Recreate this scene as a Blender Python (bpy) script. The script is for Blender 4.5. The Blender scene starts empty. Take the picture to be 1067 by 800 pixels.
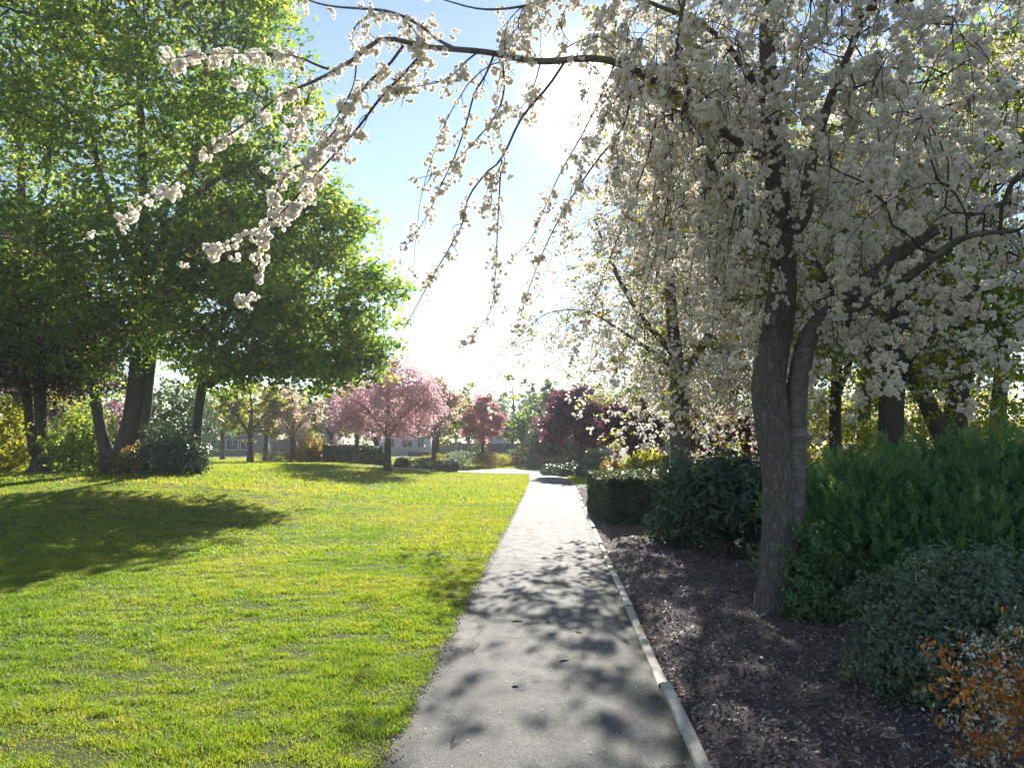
import bpy, math, numpy as np
from mathutils import Vector
rng = np.random.default_rng(11)
scene = bpy.context.scene
COL = scene.collection

# ------------------------------------------------------------------ camera frame
CAM_Z = 1.6
F = 800.0
PITCH = math.atan(63 / F)
SUN_EL, SUN_AZ = math.radians(25.0), math.radians(5.6)
SUN_D = Vector((math.sin(SUN_AZ) * math.cos(SUN_EL), math.cos(SUN_AZ) * math.cos(SUN_EL), math.sin(SUN_EL)))

def at(px, py, d):
    """the place d metres ahead that the photograph shows at px, py"""
    u, v = (px - 533.5) / F, (400 - py) / F
    c, s = math.cos(PITCH), math.sin(PITCH)
    y = c - v * s
    return np.array([u / y * d, d, CAM_Z + (s + v * c) / y * d])

def ss(t):
    t = np.clip(t, 0, 1)
    return t * t * (3 - 2 * t)

_lat = np.random.default_rng(5).random((256, 256))
def vnoise(x, y, seed=0):
    x = np.asarray(x, float) + seed * 17.3; y = np.asarray(y, float) + seed * 9.7
    xi = np.floor(x).astype(int); yi = np.floor(y).astype(int)
    fx = x - xi; fy = y - yi
    fx = fx * fx * (3 - 2 * fx); fy = fy * fy * (3 - 2 * fy)
    g = lambda i, j: _lat[i % 256, j % 256]
    return (g(xi, yi) * (1 - fx) + g(xi + 1, yi) * fx) * (1 - fy) + (g(xi, yi + 1) * (1 - fx) + g(xi + 1, yi + 1) * fx) * fy

def path_c(y): return 0.105 + 0.053 * (y - 3.8) - 0.0012 * np.clip(y - 26, 0, None) ** 2
def path_w(y): return 0.77 + 0.004 * np.clip(y - 3, 0, None)

def cross_c(x): return 45.5 + 0.0072 * np.clip(-np.asarray(x, float) - 2, 0, None) ** 2
def cross_w(x): return .9 + 3.9 * np.exp(-((np.asarray(x, float) - 0.3) / 3.6) ** 2)

def hgt(x, y):
    x = np.asarray(x, float); y = np.asarray(y, float)
    b = 0.62 * ss((-x - 3.0) / 8) * ss((y - 8) / 16) * (1 - 0.55 * ss((y - 32) / 30))
    u = 0.05 * (vnoise(x / 2.6, y / 3.4, 3) - .5) + .02 * (vnoise(x / .9, y / .9, 4) - .5)
    return b + u * ss((np.abs(x - path_c(np.clip(y, 0, 40))) - 1.0) / 1.5) * ss((60 - y) / 20)

def G(px, d, dz=0.0):
    p = at(px, 463, d)
    return np.array([p[0], d, float(hgt(p[0], d)) + dz])

# ------------------------------------------------------------------ mesh helpers
def mesh_from(name, V, Q, mat, smooth=False, attrs=None):
    V = np.asarray(V, np.float32).reshape(-1, 3)
    me = bpy.data.meshes.new(name)
    faces = [np.asarray(q, np.int32) for q in (Q if isinstance(Q, list) else [Q]) if len(q)]
    me.vertices.add(len(V)); me.vertices.foreach_set('co', V.ravel())
    li = np.concatenate([f.ravel() for f in faces])
    tot = np.concatenate([np.full(len(f), f.shape[1], np.int32) for f in faces])
    start = np.concatenate([[0], np.cumsum(tot)[:-1]]).astype(np.int32)
    me.loops.add(len(li)); me.loops.foreach_set('vertex_index', li.astype(np.int32))
    me.polygons.add(len(tot)); me.polygons.foreach_set('loop_start', start); me.polygons.foreach_set('loop_total', tot)
    if smooth: me.polygons.foreach_set('use_smooth', np.ones(len(tot), bool))
    for k, a in (attrs or {}).items():
        at_ = me.attributes.new(k, 'FLOAT', 'POINT'); at_.data.foreach_set('value', np.asarray(a, np.float32))
    me.update(calc_edges=True)
    me.materials.append(mat)
    return me

def link(name, me, parent=None):
    o = bpy.data.objects.new(name, me); COL.objects.link(o)
    if parent is not None: o.parent = parent
    return o

def tag(o, label=None, cat=None, group=None, kind=None):
    if label: o['label'] = label
    if cat: o['category'] = cat
    if group: o['group'] = group
    if kind: o['kind'] = kind
    return o

def thing(name, loc, label, cat, group=None):
    o = bpy.data.objects.new(name, None); COL.objects.link(o)
    o.empty_display_size = .2
    o.location = [float(c) for c in loc]
    return tag(o, label, cat, group)

def build(name, V, Q, mat, parent=None, smooth=False, attrs=None):
    V = np.asarray(V, float).reshape(-1, 3)
    if parent is not None:
        V = V - np.array(parent.location)
    return link(name, mesh_from(name, V, Q, mat, smooth, attrs), parent)

class MB:
    """collects quads / polygons of one object"""
    def __init__(s): s.v = []; s.f = {}; s.n = 0
    def add(s, V, faces):
        for f in faces: s.f.setdefault(len(f), []).append([i + s.n for i in f])
        s.v.append(np.asarray(V, float)); s.n += len(V)
    def box(s, c, size, rz=0.0, bev=0.0, taper=1.0):
        x, y, z = [k / 2 for k in size]
        V = np.array([(sx * x * (taper if sz > 0 else 1), sy * y * (taper if sz > 0 else 1), sz * z) for sz in (-1, 1) for sy in (-1, 1) for sx in (-1, 1)])
        ca, sa = math.cos(rz), math.sin(rz)
        V = V @ np.array([[ca, sa, 0], [-sa, ca, 0], [0, 0, 1]]) + np.asarray(c, float)
        s.add(V, [(0, 2, 3, 1), (4, 5, 7, 6), (0, 1, 5, 4), (2, 6, 7, 3), (1, 3, 7, 5), (0, 4, 6, 2)])
    def obj(s, name, mat, parent=None, smooth=False):
        return build(name, np.concatenate(s.v), [np.array(f) for f in s.f.values()], mat, parent, smooth)

def unit(a): return a / np.maximum(np.linalg.norm(a, axis=-1, keepdims=True), 1e-9)

def rand_frames(N, normals=None, jitter=1.0, r=None):
    r = r or rng
    n = r.normal(size=(N, 3))
    if normals is not None: n = unit(np.asarray(normals)) + unit(n) * jitter
    n = unit(n)
    t = r.normal(size=(N, 3)); t = unit(t - n * (t * n).sum(1, keepdims=True))
    b = np.cross(n, t)
    return np.stack([t, b, n], axis=2)          # columns: local x, y, z

def scatter(tv, tf, pos, R, scale):
    pos = np.asarray(pos, float); N = len(pos); k = len(tv)
    sc = np.broadcast_to(np.asarray(scale, float), (N,)) if np.ndim(scale) < 2 else scale
    if np.ndim(sc) == 1: loc = np.asarray(tv)[None] * sc[:, None, None]
    else: loc = np.asarray(tv)[None] * sc[:, None, :]
    V = np.einsum('nij,nkj->nki', R, loc) + pos[:, None, :]
    Fq = np.asarray(tf)[None] + (np.arange(N) * k)[:, None, None]
    return V.reshape(-1, 3), Fq.reshape(-1, np.asarray(tf).shape[1])

def merge(parts):
    Vs, Qs, n = [], [], 0
    for V, Q in parts:
        Vs.append(V); Qs.append(Q + n); n += len(V)
    return np.concatenate(Vs), np.concatenate(Qs)

# leaf templates: local x = length, z = normal
KITE = (np.array([(-.5, 0, 0), (-.05, -.32, .09), (.5, 0, -.06), (-.05, .32, .09)]), np.array([(0, 1, 2, 3)]))
LEAF2 = (np.array([(-.5, 0, 0), (-.15, -.24, .08), (.25, -.17, .05), (.5, 0, -.1), (.25, .17, .05), (-.15, .24, .08), (.0, 0, 0.0)]),
         np.array([(0, 1, 2, 6), (6, 2, 3, 3), (0, 6, 4, 5), (6, 3, 3, 4)]))
LEAF2 = (np.array([(-.5, 0, 0), (-.1, -.26, .08), (.5, 0, -.1), (-.1, .26, .08), (-.02, 0, 0)]), np.array([(0, 1, 2, 4), (0, 4, 2, 3)]))
LANCE = (np.array([(-.5, 0, 0), (-.05, -.13, .03), (.5, 0, -.14), (-.05, .13, .03)]), np.array([(0, 1, 2, 3)]))
SPRAY = []
_g = np.random.default_rng(77)
for i in range(15):
    t_ = .05 + .9 * i / 14; a = i * 2.4 + _g.normal() * .3; op = .75 - .35 * t_
    d_ = np.array([math.cos(op), math.sin(op) * math.cos(a), math.sin(op) * math.sin(a)]); L_ = (.42 - .2 * t_) * _g.uniform(.7, 1.25)
    sd_ = unit(np.cross(d_, _g.normal(size=3))[None])[0] * .035; b0 = np.array([t_ * .75, .02 * math.sin(t_ * 5), .05 * t_ * t_])
    SPRAY.append(np.array([b0, b0 + d_ * L_ * .45 + sd_, b0 + d_ * L_, b0 + d_ * L_ * .45 - sd_]))
SPRAY = (np.concatenate(SPRAY), np.array([(4 * i, 4 * i + 1, 4 * i + 2, 4 * i + 3) for i in range(15)]))

def bloom_template(nb, r, rings=((5, 22), (6, 52), (6, 84)), seed=0, spread=1.0):
    """nb double cherry flowers hanging in one bunch, each of rings of cupped petals"""
    g = np.random.default_rng(seed); V = []; Q = []; n = 0
    axes = unit(g.normal(size=(nb, 3)) + np.array([0, 0, -.35]))
    for i in range(nb):
        ax = axes[i]; cen = ax * r * .95 * spread * (0 if nb == 1 else 1)
        t = unit(np.cross(ax, g.normal(size=3))); b = np.cross(ax, t)
        for cnt, ang in rings:
            ph = g.random() * 6.28
            for k in range(cnt):
                p = ph + k * 6.283 / cnt + g.normal() * .15; th = math.radians(ang + g.normal() * 9)
                out = t * math.cos(p) + b * math.sin(p); side = -t * math.sin(p) + b * math.cos(p)
                d = ax * math.cos(th) + out * math.sin(th); up = ax * math.sin(th) - out * math.cos(th)
                L = r * (1 + g.normal() * .1); w = r * .42
                for (s, ww, lift) in ((.08, .25, 0), (.6, 1.0, -.12), (1.0, .62, .1)):
                    V += [cen + d * L * s + up * L * lift - side * w * ww, cen + d * L * s + up * L * lift + side * w * ww]
                Q += [(n, n + 1, n + 3, n + 2), (n + 2, n + 3, n + 5, n + 4)]; n += 6
    return np.array(V), np.array(Q)
BUNCH_NEAR = [bloom_template(3 + s % 4, .0215, ((4, 18), (5, 50), (5, 82)), seed=s, spread=1.35) for s in range(8)]
BUNCH_MID = [bloom_template(3, .030, ((4, 30), (5, 72)), seed=20 + s) for s in range(4)]
BUNCH_FAR = [bloom_template(2, .05, ((3, 30), (4, 75)), seed=40 + s) for s in range(3)]

def bunches(templates, pos, scale=1.0, var=.25):
    parts = []; idx = rng.integers(len(templates), size=len(pos))
    for i, (tv, tf) in enumerate(templates):
        p = pos[idx == i]
        if len(p) == 0: continue
        R = rand_frames(len(p))
        parts.append(scatter(tv, tf, p, R, scale * (1 + var * rng.uniform(-1, 1, len(p)))))
    return merge(parts)

def rnd_attr(nV, k):
    n = -(-nV // k)
    return np.repeat(rng.random(n), k)[:nV]

# ------------------------------------------------------------------ tubes
def tubes(chains, mat_name=None):
    """chains: list of (pts (n,3), radii (n,), sides)"""
    Vs, Qs, n = [], [], 0
    for P, r, k in chains:
        P = np.asarray(P, float); m = len(P)
        if m < 2: continue
        T = np.gradient(P, axis=0); T = unit(T)
        mean = unit((P[-1] - P[0])[None])[0]
        ref = np.eye(3)[np.argmin(np.abs(mean))]
        U = unit(np.cross(T, ref)); W = np.cross(T, U)
        a = np.arange(k) * 2 * np.pi / k
        ring = U[:, None] * np.cos(a)[None, :, None] + W[:, None] * np.sin(a)[None, :, None]
        rr = np.asarray(r, float)
        if rr.ndim == 1: rr = rr[:, None] * np.ones((1, k))
        V = P[:, None] + ring * rr[:, :, None]
        Vs.append(V.reshape(-1, 3))
        i = np.arange(m - 1)[:, None] * k; j = np.arange(k)[None]; j2 = (j + 1) % k
        Q = np.stack([i + j, i + j2, i + k + j2, i + k + j], -1).reshape(-1, 4) + n
        Qs.append(Q); n += m * k
    return np.concatenate(Vs), np.concatenate(Qs)

def batch_tubes(P, r):
    """P (M,n,3), r (M,n): three sided twigs"""
    M, m, _ = P.shape; k = 3
    T = unit(np.gradient(P, axis=1)); ref = unit(rng.normal(size=(M, 1, 3)))
    U = unit(np.cross(T, ref)); W = np.cross(T, U)
    a = np.arange(k) * 2 * np.pi / k
    ring = U[:, :, None] * np.cos(a)[None, None, :, None] + W[:, :, None] * np.sin(a)[None, None, :, None]
    V = (P[:, :, None] + ring * r[:, :, None, None]).reshape(-1, 3)
    b = (np.arange(M) * m * k)[:, None, None]; i = (np.arange(m - 1) * k)[None, :, None]; j = np.arange(k)[None, None]; j2 = (j + 1) % k
    Q = np.stack([b + i + j, b + i + j2, b + i + k + j2, b + i + k + j], -1).reshape(-1, 4)
    return V, Q

def spline(pts, n):
    """smooth resample of a polyline (columns: x, y, z[, r])"""
    P = np.asarray(pts, float)
    if len(P) == 2: 
        t = np.linspace(0, 1, n)[:, None]; return P[0] * (1 - t) + P[1] * t
    Q = np.vstack([2 * P[0] - P[1], P, 2 * P[-1] - P[-2]])
    d = np.concatenate([[0], np.cumsum(np.linalg.norm(np.diff(P[:, :3], axis=0), axis=1))])
    out = []
    for s in np.linspace(0, d[-1], n):
        i = min(np.searchsorted(d, s, side='right') - 1, len(P) - 2)
        t = (s - d[i]) / max(d[i + 1] - d[i], 1e-9)
        p0, p1, p2, p3 = Q[i], Q[i + 1], Q[i + 2], Q[i + 3]
        out.append(.5 * (2 * p1 + (p2 - p0) * t + (2 * p0 - 5 * p1 + 4 * p2 - p3) * t * t + (3 * p1 - p0 - 3 * p2 + p3) * t ** 3))
    return np.array(out)

# ------------------------------------------------------------------ trees
def ellipsoids(E, n, zmin=-9):
    """n points spread evenly through a union of ellipsoids (cx,cy,cz,rx,ry,rz)"""
    E = np.asarray(E, float); vol = E[:, 3] * E[:, 4] * E[:, 5]; out = []
    tot = 0
    while tot < n:
        idx = rng.choice(len(E), size=n, p=vol / vol.sum())
        u = unit(rng.normal(size=(n, 3))) * (rng.random((n, 1)) ** (1 / 2.6))
        p = E[idx, :3] + u * E[idx, 3:6]
        p = p[p[:, 2] > zmin]
        out.append(p); tot += len(p)
    return np.concatenate(out)[:n]

def grow(paths, A, step, kill, iters, tip, tropism=(0, 0, .05), wob=.25):
    """space colonisation. paths: list of (N,4) smooth polylines; the first is the trunk, the others start on the nearest node before them"""
    cap = 9000
    N = np.zeros((cap, 3)); par = np.full(cap, -1); fixed = np.zeros(cap); n = 0
    for k, P in enumerate(paths):
        for i in range(len(P)):
            if i == 0 and k > 0:
                near = int(np.argmin(((N[:n] - P[0, :3]) ** 2).sum(1))); prev = near
                continue
            N[n] = P[i, :3]; fixed[n] = P[i, 3] if P.shape[1] > 3 else 0
            par[n] = -1 if (i == 0) else prev
            prev = n; n += 1
    nfix = n
    A = A.copy(); tro = np.asarray(tropism)
    base = N[:n]
    d2 = ((A[:, None] - base[None]) ** 2).sum(2)
    near = d2.argmin(1); nd = d2.min(1)
    kids = np.zeros(cap, int)
    for it in range(iters):
        if len(A) == 0: break
        dirs = unit(A - N[near])
        acc = np.zeros((n, 3)); np.add.at(acc, near, dirs)
        act = np.unique(near); act = act[kids[act] < 4]
        if len(act) == 0 or n + len(act) >= cap: break
        D = unit(unit(acc[act]) + tro + wob * rng.normal(size=(len(act), 3)))
        new = N[act] + D * step
        m = len(new)
        N[n:n + m] = new; par[n:n + m] = act; kids[act] += 1
        dn = ((A[:, None] - new[None]) ** 2).sum(2)
        b = dn.argmin(1); bd = dn.min(1)
        upd = bd < nd
        near = np.where(upd, b + n, near); nd = np.where(upd, bd, nd)
        n += m
        keep = nd > kill * kill
        A, near, nd = A[keep], near[keep], nd[keep]
    N, par, fixed = N[:n], par[:n], fixed[:n]
    hasch = np.zeros(n, bool); hasch[par[par >= 0]] = True
    tips = np.zeros(n); tips[~hasch] = 1
    for i in range(n - 1, 0, -1):
        if par[i] >= 0: tips[par[i]] += tips[i]
    return N, par, tips, fixed, nfix

def radii(tips, fixed, base, tip):
    Nt = max(tips[0], 2); p = math.log(Nt) / math.log(base / tip)
    r = tip * np.maximum(tips, 1) ** (1 / p)
    return np.where(fixed > 0, fixed, r)

def chains_of(N, par, r, nfix):
    n = len(N); ch = [[] for _ in range(n)]
    for i in range(n):
        if par[i] >= 0: ch[par[i]].append(i)
    trunk, branch = [], []
    stack = [(0, None)]
    while stack:
        i, start = stack.pop()
        c = [] if start is None else [start]
        c.append(i)
        while ch[c[-1]]:
            k = sorted(ch[c[-1]], key=lambda q: -r[q] - (1 if q < nfix else 0))
            for q in k[1:]: stack.append((q, c[-1]))
            c.append(k[0])
        P = N[c]; rr = r[c].copy()
        if start is not None: rr[0] = min(rr[0], rr[1] * 1.25)
        rr[-1] *= .5
        sides = 16 if rr[0] > .12 else 9 if rr[0] > .05 else 5 if rr[0] > .015 else 3
        nf = sum(1 for q in c if q < nfix)
        (trunk if nf >= 3 else branch).append((P, rr, sides))
    return trunk, branch

def rough(chains, amp, seed=0):
    """bark relief: ridges down a trunk"""
    out = []
    for ci, (P, r, k) in enumerate(chains):
        r = np.asarray(r)[:, None] * np.ones((1, k))
        a = np.arange(k); z = np.cumsum(np.r_[0, np.linalg.norm(np.diff(P, axis=0), axis=1)])
        nz = vnoise(a[None, :] * .9 + ci * 7 + 0 * z[:, None], z[:, None] * 1.5, seed) - .5
        # periodic blend
        nz = nz * (1 - (a / k)[None]) + (vnoise((a - k)[None, :] * .9 + ci * 7 + 0 * z[:, None], z[:, None] * 1.5, seed) - .5) * (a / k)[None]
        out.append((P, r * (1 + amp * nz * 2), k))
    return out

def leaf_cloud(N, r, nmax, count, sigma, flat=.5, per=16, even=0.0):
    idx = np.where(r < nmax)[0]
    P = N[idx]; fq = .16 / sigma
    w = vnoise(P[:, 0] * fq + P[:, 2] * fq * .35, P[:, 1] * fq * .7 + P[:, 2] * fq * 1.1, 14)
    w = np.clip(w * 3.0 - .9, .02, 1) * (1 - even) + even
    c = rng.choice(len(P), size=max(4, count // per), p=w / w.sum())
    cen = P[c] + rng.normal(size=(len(c), 3)) * sigma * .5
    i = rng.integers(len(c), size=count)
    off = rng.normal(size=(count, 3)) * sigma; off[:, 2] *= flat
    tone = np.clip(.55 * rng.random(len(c))[i] + .45 * rng.random(count), 0, 1)
    return np.column_stack([cen[i] + off, tone])

def leaves_mesh(pos, tmpl, size, up=.6, var=.4, centre=None):
    nrm = np.tile(np.array([0, 0, up]), (len(pos), 1)) + rng.normal(size=(len(pos), 3)) * .5
    if centre is not None: nrm = nrm + unit(pos - centre) * .4
    R = rand_frames(len(pos), nrm, .7)
    return scatter(tmpl[0], tmpl[1], pos, R, size * (1 + var * rng.uniform(-1, 1, len(pos))))

# ------------------------------------------------------------------ materials
def new_mat(name):
    m = bpy.data.materials.new(name); m.use_nodes = True
    nt = m.node_tree; nt.nodes.clear()
    out = nt.nodes.new('ShaderNodeOutputMaterial')
    return m, nt, out
def N_(nt, t, **kw):
    n = nt.nodes.new(t)
    for k, v in kw.items():
        if k in n.inputs.keys() if isinstance(k, str) else False: n.inputs[k].default_value = v
        else: setattr(n, k, v)
    return n
def ramp(nt, fac, stops):
    r = nt.nodes.new('ShaderNodeValToRGB'); nt.links.new(fac, r.inputs[0])
    el = r.color_ramp.elements
    while len(el) < len(stops): el.new(.5)
    for e, (p, c) in zip(el, stops): e.position = p; e.color = (*c, 1)
    return r.outputs[0]
def noise(nt, scale, detail=4, rough_=.55, vec=None, dim='3D'):
    n = nt.nodes.new('ShaderNodeTexNoise'); n.inputs['Scale'].default_value = scale; n.inputs['Detail'].default_value = detail; n.inputs['Roughness'].default_value = rough_
    if vec is not None: nt.links.new(vec, n.inputs['Vector'])
    return n.outputs['Fac']
def coords(nt, scale=(1, 1, 1), kind='Object'):
    t = nt.nodes.new('ShaderNodeTexCoord'); m = nt.nodes.new('ShaderNodeMapping'); m.inputs['Scale'].default_value = scale
    nt.links.new(t.outputs[kind], m.inputs[0]); return m.outputs[0]
def mixc(nt, fac, a, b, mode='MIX'):
    m = nt.nodes.new('ShaderNodeMix'); m.data_type = 'RGBA'; m.blend_type = mode
    for s, v in ((0, fac), (6, a), (7, b)):
        if isinstance(v, (float, int)): m.inputs[s].default_value = v
        elif isinstance(v, tuple): m.inputs[s].default_value = (*v, 1)
        else: nt.links.new(v, m.inputs[s])
    return m.outputs[2]
def principled(nt, out, color, roughness=.8, spec=.3, bump=None, bdist=.01, bstr=.6):
    p = nt.nodes.new('ShaderNodeBsdfPrincipled')
    if isinstance(color, tuple): p.inputs['Base Color'].default_value = (*color, 1)
    else: nt.links.new(color, p.inputs['Base Color'])
    if isinstance(roughness, (float, int)): p.inputs['Roughness'].default_value = roughness
    else: nt.links.new(roughness, p.inputs['Roughness'])
    p.inputs['Specular IOR Level'].default_value = spec
    if bump is not None:
        b = nt.nodes.new('ShaderNodeBump'); b.inputs['Distance'].default_value = bdist; b.inputs['Strength'].default_value = bstr
        nt.links.new(bump, b.inputs['Height']); nt.links.new(b.outputs[0], p.inputs['Normal'])
    nt.links.new(p.outputs[0], out.inputs[0]); return p

def leaf_mat(name, stops, tstops, fac=.5, rough_=.5, spec=.35, attr='rnd'):
    m, nt, out = new_mat(name)
    a = N_(nt, 'ShaderNodeAttribute', attribute_name=attr)
    n = len(stops) - 1
    c1 = ramp(nt, a.outputs['Fac'], [(i / n, c) for i, c in enumerate(stops)])
    n = len(tstops) - 1
    c2 = ramp(nt, a.outputs['Fac'], [(i / n, c) for i, c in enumerate(tstops)])
    p = nt.nodes.new('ShaderNodeBsdfPrincipled'); nt.links.new(c1, p.inputs['Base Color'])
    p.inputs['Roughness'].default_value = rough_; p.inputs['Specular IOR Level'].default_value = spec
    t = nt.nodes.new('ShaderNodeBsdfTranslucent'); nt.links.new(c2, t.inputs[0])
    mx = nt.nodes.new('ShaderNodeMixShader'); mx.inputs[0].default_value = fac
    nt.links.new(p.outputs[0], mx.inputs[1]); nt.links.new(t.outputs[0], mx.inputs[2]); nt.links.new(mx.outputs[0], out.inputs[0])
    return m

def flat_mat(name, c1, c2, scale=6, roughness=.7, spec=.3, bd=.01, vec=(1, 1, 1)):
    m, nt, out = new_mat(name); v = coords(nt, vec)
    f = noise(nt, scale, 5, .6, v)
    principled(nt, out, ramp(nt, f, [(.3, c1), (.7, c2)]), roughness, spec, f, bd)
    return m

def bark_mat(name, c1, c2, c3, vscale=(7, 7, 1.6), lent=0.0):
    m, nt, out = new_mat(name)
    v = coords(nt, vscale); f = noise(nt, 2.2, 6, .65, v)
    v2 = coords(nt, (1.3, 1.3, 1.3)); g = noise(nt, 1.2, 3, .5, v2)
    c = ramp(nt, f, [(.3, c1), (.6, c2), (.8, c3)])
    moss = ramp(nt, g, [(.5, (0, 0, 0)), (.72, (1, 1, 1))])
    c = mixc(nt, moss, c, (c2[0] * .8, c2[1] * 1.05, c2[2] * .6))
    if lent:
        v3 = coords(nt, (3, 3, 34)); l = noise(nt, 1.0, 2, .5, v3)
        lf = ramp(nt, l, [(.56, (0, 0, 0)), (.66, (1, 1, 1))])
        mm = nt.nodes.new('ShaderNodeMath'); mm.operation = 'MULTIPLY'; nt.links.new(lf, mm.inputs[0]); mm.inputs[1].default_value = lent
        c = mixc(nt, mm.outputs[0], c, (.34, .32, .31))
    principled(nt, out, c, .85, .2, f, .03, .8)
    return m

MAT = {}
MAT['bark_cherry'] = bark_mat('cherry_bark', (.07, .06, .06), (.16, .14, .138), (.25, .23, .225), (6, 6, 5), .3)
def fissured():
    m, nt, out = new_mat('grey_fissured_bark')
    v = coords(nt, (15, 15, 2.6)); wv = coords(nt, (4, 4, 4))
    nz = nt.nodes.new('ShaderNodeTexNoise'); nz.inputs['Scale'].default_value = 1.6; nz.inputs['Detail'].default_value = 4; nt.links.new(wv, nz.inputs['Vector'])
    ad = nt.nodes.new('ShaderNodeVectorMath'); ad.operation = 'MULTIPLY_ADD'; nt.links.new(nz.outputs['Color'], ad.inputs[0]); ad.inputs[1].default_value = (2.4, 2.4, 1.4); nt.links.new(v, ad.inputs[2])
    vo = nt.nodes.new('ShaderNodeTexVoronoi'); vo.feature = 'DISTANCE_TO_EDGE'; vo.inputs['Scale'].default_value = 1.5; nt.links.new(ad.outputs[0], vo.inputs['Vector'])
    fi = noise(nt, 24, 6, .7, coords(nt, (1, 1, .6))); bg_ = noise(nt, 2.2, 4, .6, coords(nt))
    plate = ramp(nt, vo.outputs['Distance'], [(.0, (.105, .09, .086)), (.22, (.15, .132, .128)), (.5, (.185, .165, .16))])
    c = mixc(nt, .75, plate, ramp(nt, fi, [(.3, (.55, .53, .53)), (.7, (1.35, 1.3, 1.28))]), 'MULTIPLY')
    c = mixc(nt, ramp(nt, bg_, [(.52, (0, 0, 0)), (.7, (.6, .6, .6))]), c, (.105, .12, .075))
    h = nt.nodes.new('ShaderNodeMath'); h.operation = 'MULTIPLY_ADD'; nt.links.new(fi, h.inputs[0]); h.inputs[1].default_value = .35; 
    r2 = ramp(nt, vo.outputs['Distance'], [(0, (.35, .35, .35)), (.3, (1, 1, 1))]); nt.links.new(r2, h.inputs[2])
    principled(nt, out, c, .9, .15, h.outputs[0], .02, .9); return m
MAT['bark_grey'] = fissured()
MAT['bark_main'] = bark_mat('rough_bark', (.05, .044, .038), (.13, .12, .10), (.20, .19, .165))
MAT['bark_dark'] = bark_mat('dark_bark', (.035, .03, .027), (.085, .072, .064), (.13, .118, .105))
MAT['twig'] = flat_mat('twig_bark', (.045, .03, .026), (.09, .065, .055), 9)
MAT['maple'] = leaf_mat('maple_leaf', [(.022, .055, .016), (.045, .10, .018), (.08, .135, .02), (.13, .16, .025)], [(.05, .14, .03), (.16, .31, .035), (.38, .49, .045), (.74, .68, .08)], .65)
MAT['maple_warm'] = leaf_mat('lime_leaf', [(.025, .065, .02), (.055, .12, .02), (.09, .15, .022), (.14, .17, .025)], [(.06, .16, .03), (.19, .36, .035), (.43, .54, .045), (.76, .70, .09)], .65)
MAT['evergreen'] = leaf_mat('dark_leaf', [(.035, .032, .034), (.065, .048, .05), (.10, .055, .06)], [(.07, .06, .045), (.14, .09, .07), (.28, .11, .11)], .35)
MAT['laurel'] = leaf_mat('laurel_leaf', [(.04, .07, .055), (.065, .11, .08), (.11, .155, .105)], [(.05, .1, .02), (.08, .14, .03), (.14, .2, .04)], .3, .35, .5)
MAT['yellowgreen'] = leaf_mat('yellow_green_leaf', [(.06, .10, .02), (.10, .13, .02), (.16, .15, .03)], [(.30, .42, .03), (.5, .5, .04), (.7, .55, .08)], .55)
MAT['palegreen'] = leaf_mat('pale_green_leaf', [(.06, .10, .05), (.09, .13, .06), (.12, .15, .08)], [(.2, .32, .12), (.28, .38, .15), (.36, .42, .2)], .5)
MAT['blossom_white'] = leaf_mat('white_blossom', [(.72, .69, .62), (.82, .79, .74), (.86, .83, .80)], [(.88, .83, .70), (.92, .88, .79), (.93, .87, .82)], .64, .6, .2)
MAT['blossom_pink'] = leaf_mat('pink_blossom', [(.66, .42, .50), (.74, .54, .58), (.80, .66, .66)], [(.82, .52, .60), (.86, .62, .64), (.88, .74, .70)], .5, .6, .2)
MAT['blossom_peach'] = leaf_mat('peach_blossom', [(.66, .5, .46), (.7, .56, .48), (.5, .46, .25)], [(.84, .64, .56), (.86, .7, .58), (.66, .62, .26)], .5, .6, .2)
MAT['blossom_red'] = leaf_mat('red_pink_blossom', [(.55, .22, .27), (.64, .30, .33), (.68, .42, .42)], [(.75, .28, .33), (.8, .38, .4), (.82, .5, .48)], .5, .6, .2)
MAT['plum'] = leaf_mat('plum_leaf', [(.07, .038, .062), (.10, .05, .08), (.16, .065, .095)], [(.15, .06, .12), (.26, .09, .15), (.48, .16, .2)], .45)
MAT['redleaf'] = leaf_mat('red_leaf', [(.14, .03, .035), (.22, .05, .05), (.3, .14, .10)], [(.5, .09, .10), (.6, .18, .12), (.7, .4, .25)], .5)
MAT['bronze'] = leaf_mat('bronze_leaf', [(.10, .09, .025), (.16, .11, .03), (.14, .15, .03)], [(.38, .30, .05), (.5, .30, .06), (.42, .42, .05)], .5)
MAT['juniper'] = leaf_mat('conifer_spray', [(.04, .09, .055), (.095, .20, .095), (.15, .27, .10), (.24, .34, .12)], [(.04, .12, .04), (.11, .26, .07), (.2, .36, .08), (.36, .46, .1)], .35, .6)
MAT['greygreen'] = leaf_mat('grey_green_leaf', [(.09, .135, .10), (.135, .18, .125), (.21, .245, .165)], [(.06, .11, .05), (.10, .15, .06), (.14, .18, .08)], .3, .5, .4)
MAT['hebe'] = leaf_mat('fresh_glossy_leaf', [(.05, .10, .05), (.09, .16, .07), (.16, .22, .11)], [(.10, .22, .05), (.18, .32, .06), (.28, .40, .10)], .35, .35, .5)
MAT['box'] = leaf_mat('box_leaf', [(.028, .045, .034), (.042, .064, .042), (.065, .09, .05)], [(.05, .09, .02), (.09, .13, .03), (.18, .2, .04)], .3)
MAT['orange'] = leaf_mat('orange_leaf', [(.10, .10, .03), (.30, .085, .02), (.46, .17, .02), (.56, .32, .05)], [(.2, .22, .04), (.55, .16, .02), (.72, .30, .03), (.78, .5, .08)], .45, .4, .5)
MAT['cream'] = leaf_mat('cream_leaf', [(.55, .52, .42), (.68, .66, .58), (.30, .32, .16)], [(.5, .48, .36), (.6, .58, .5), (.36, .4, .18)], .35, .4, .5)
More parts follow.
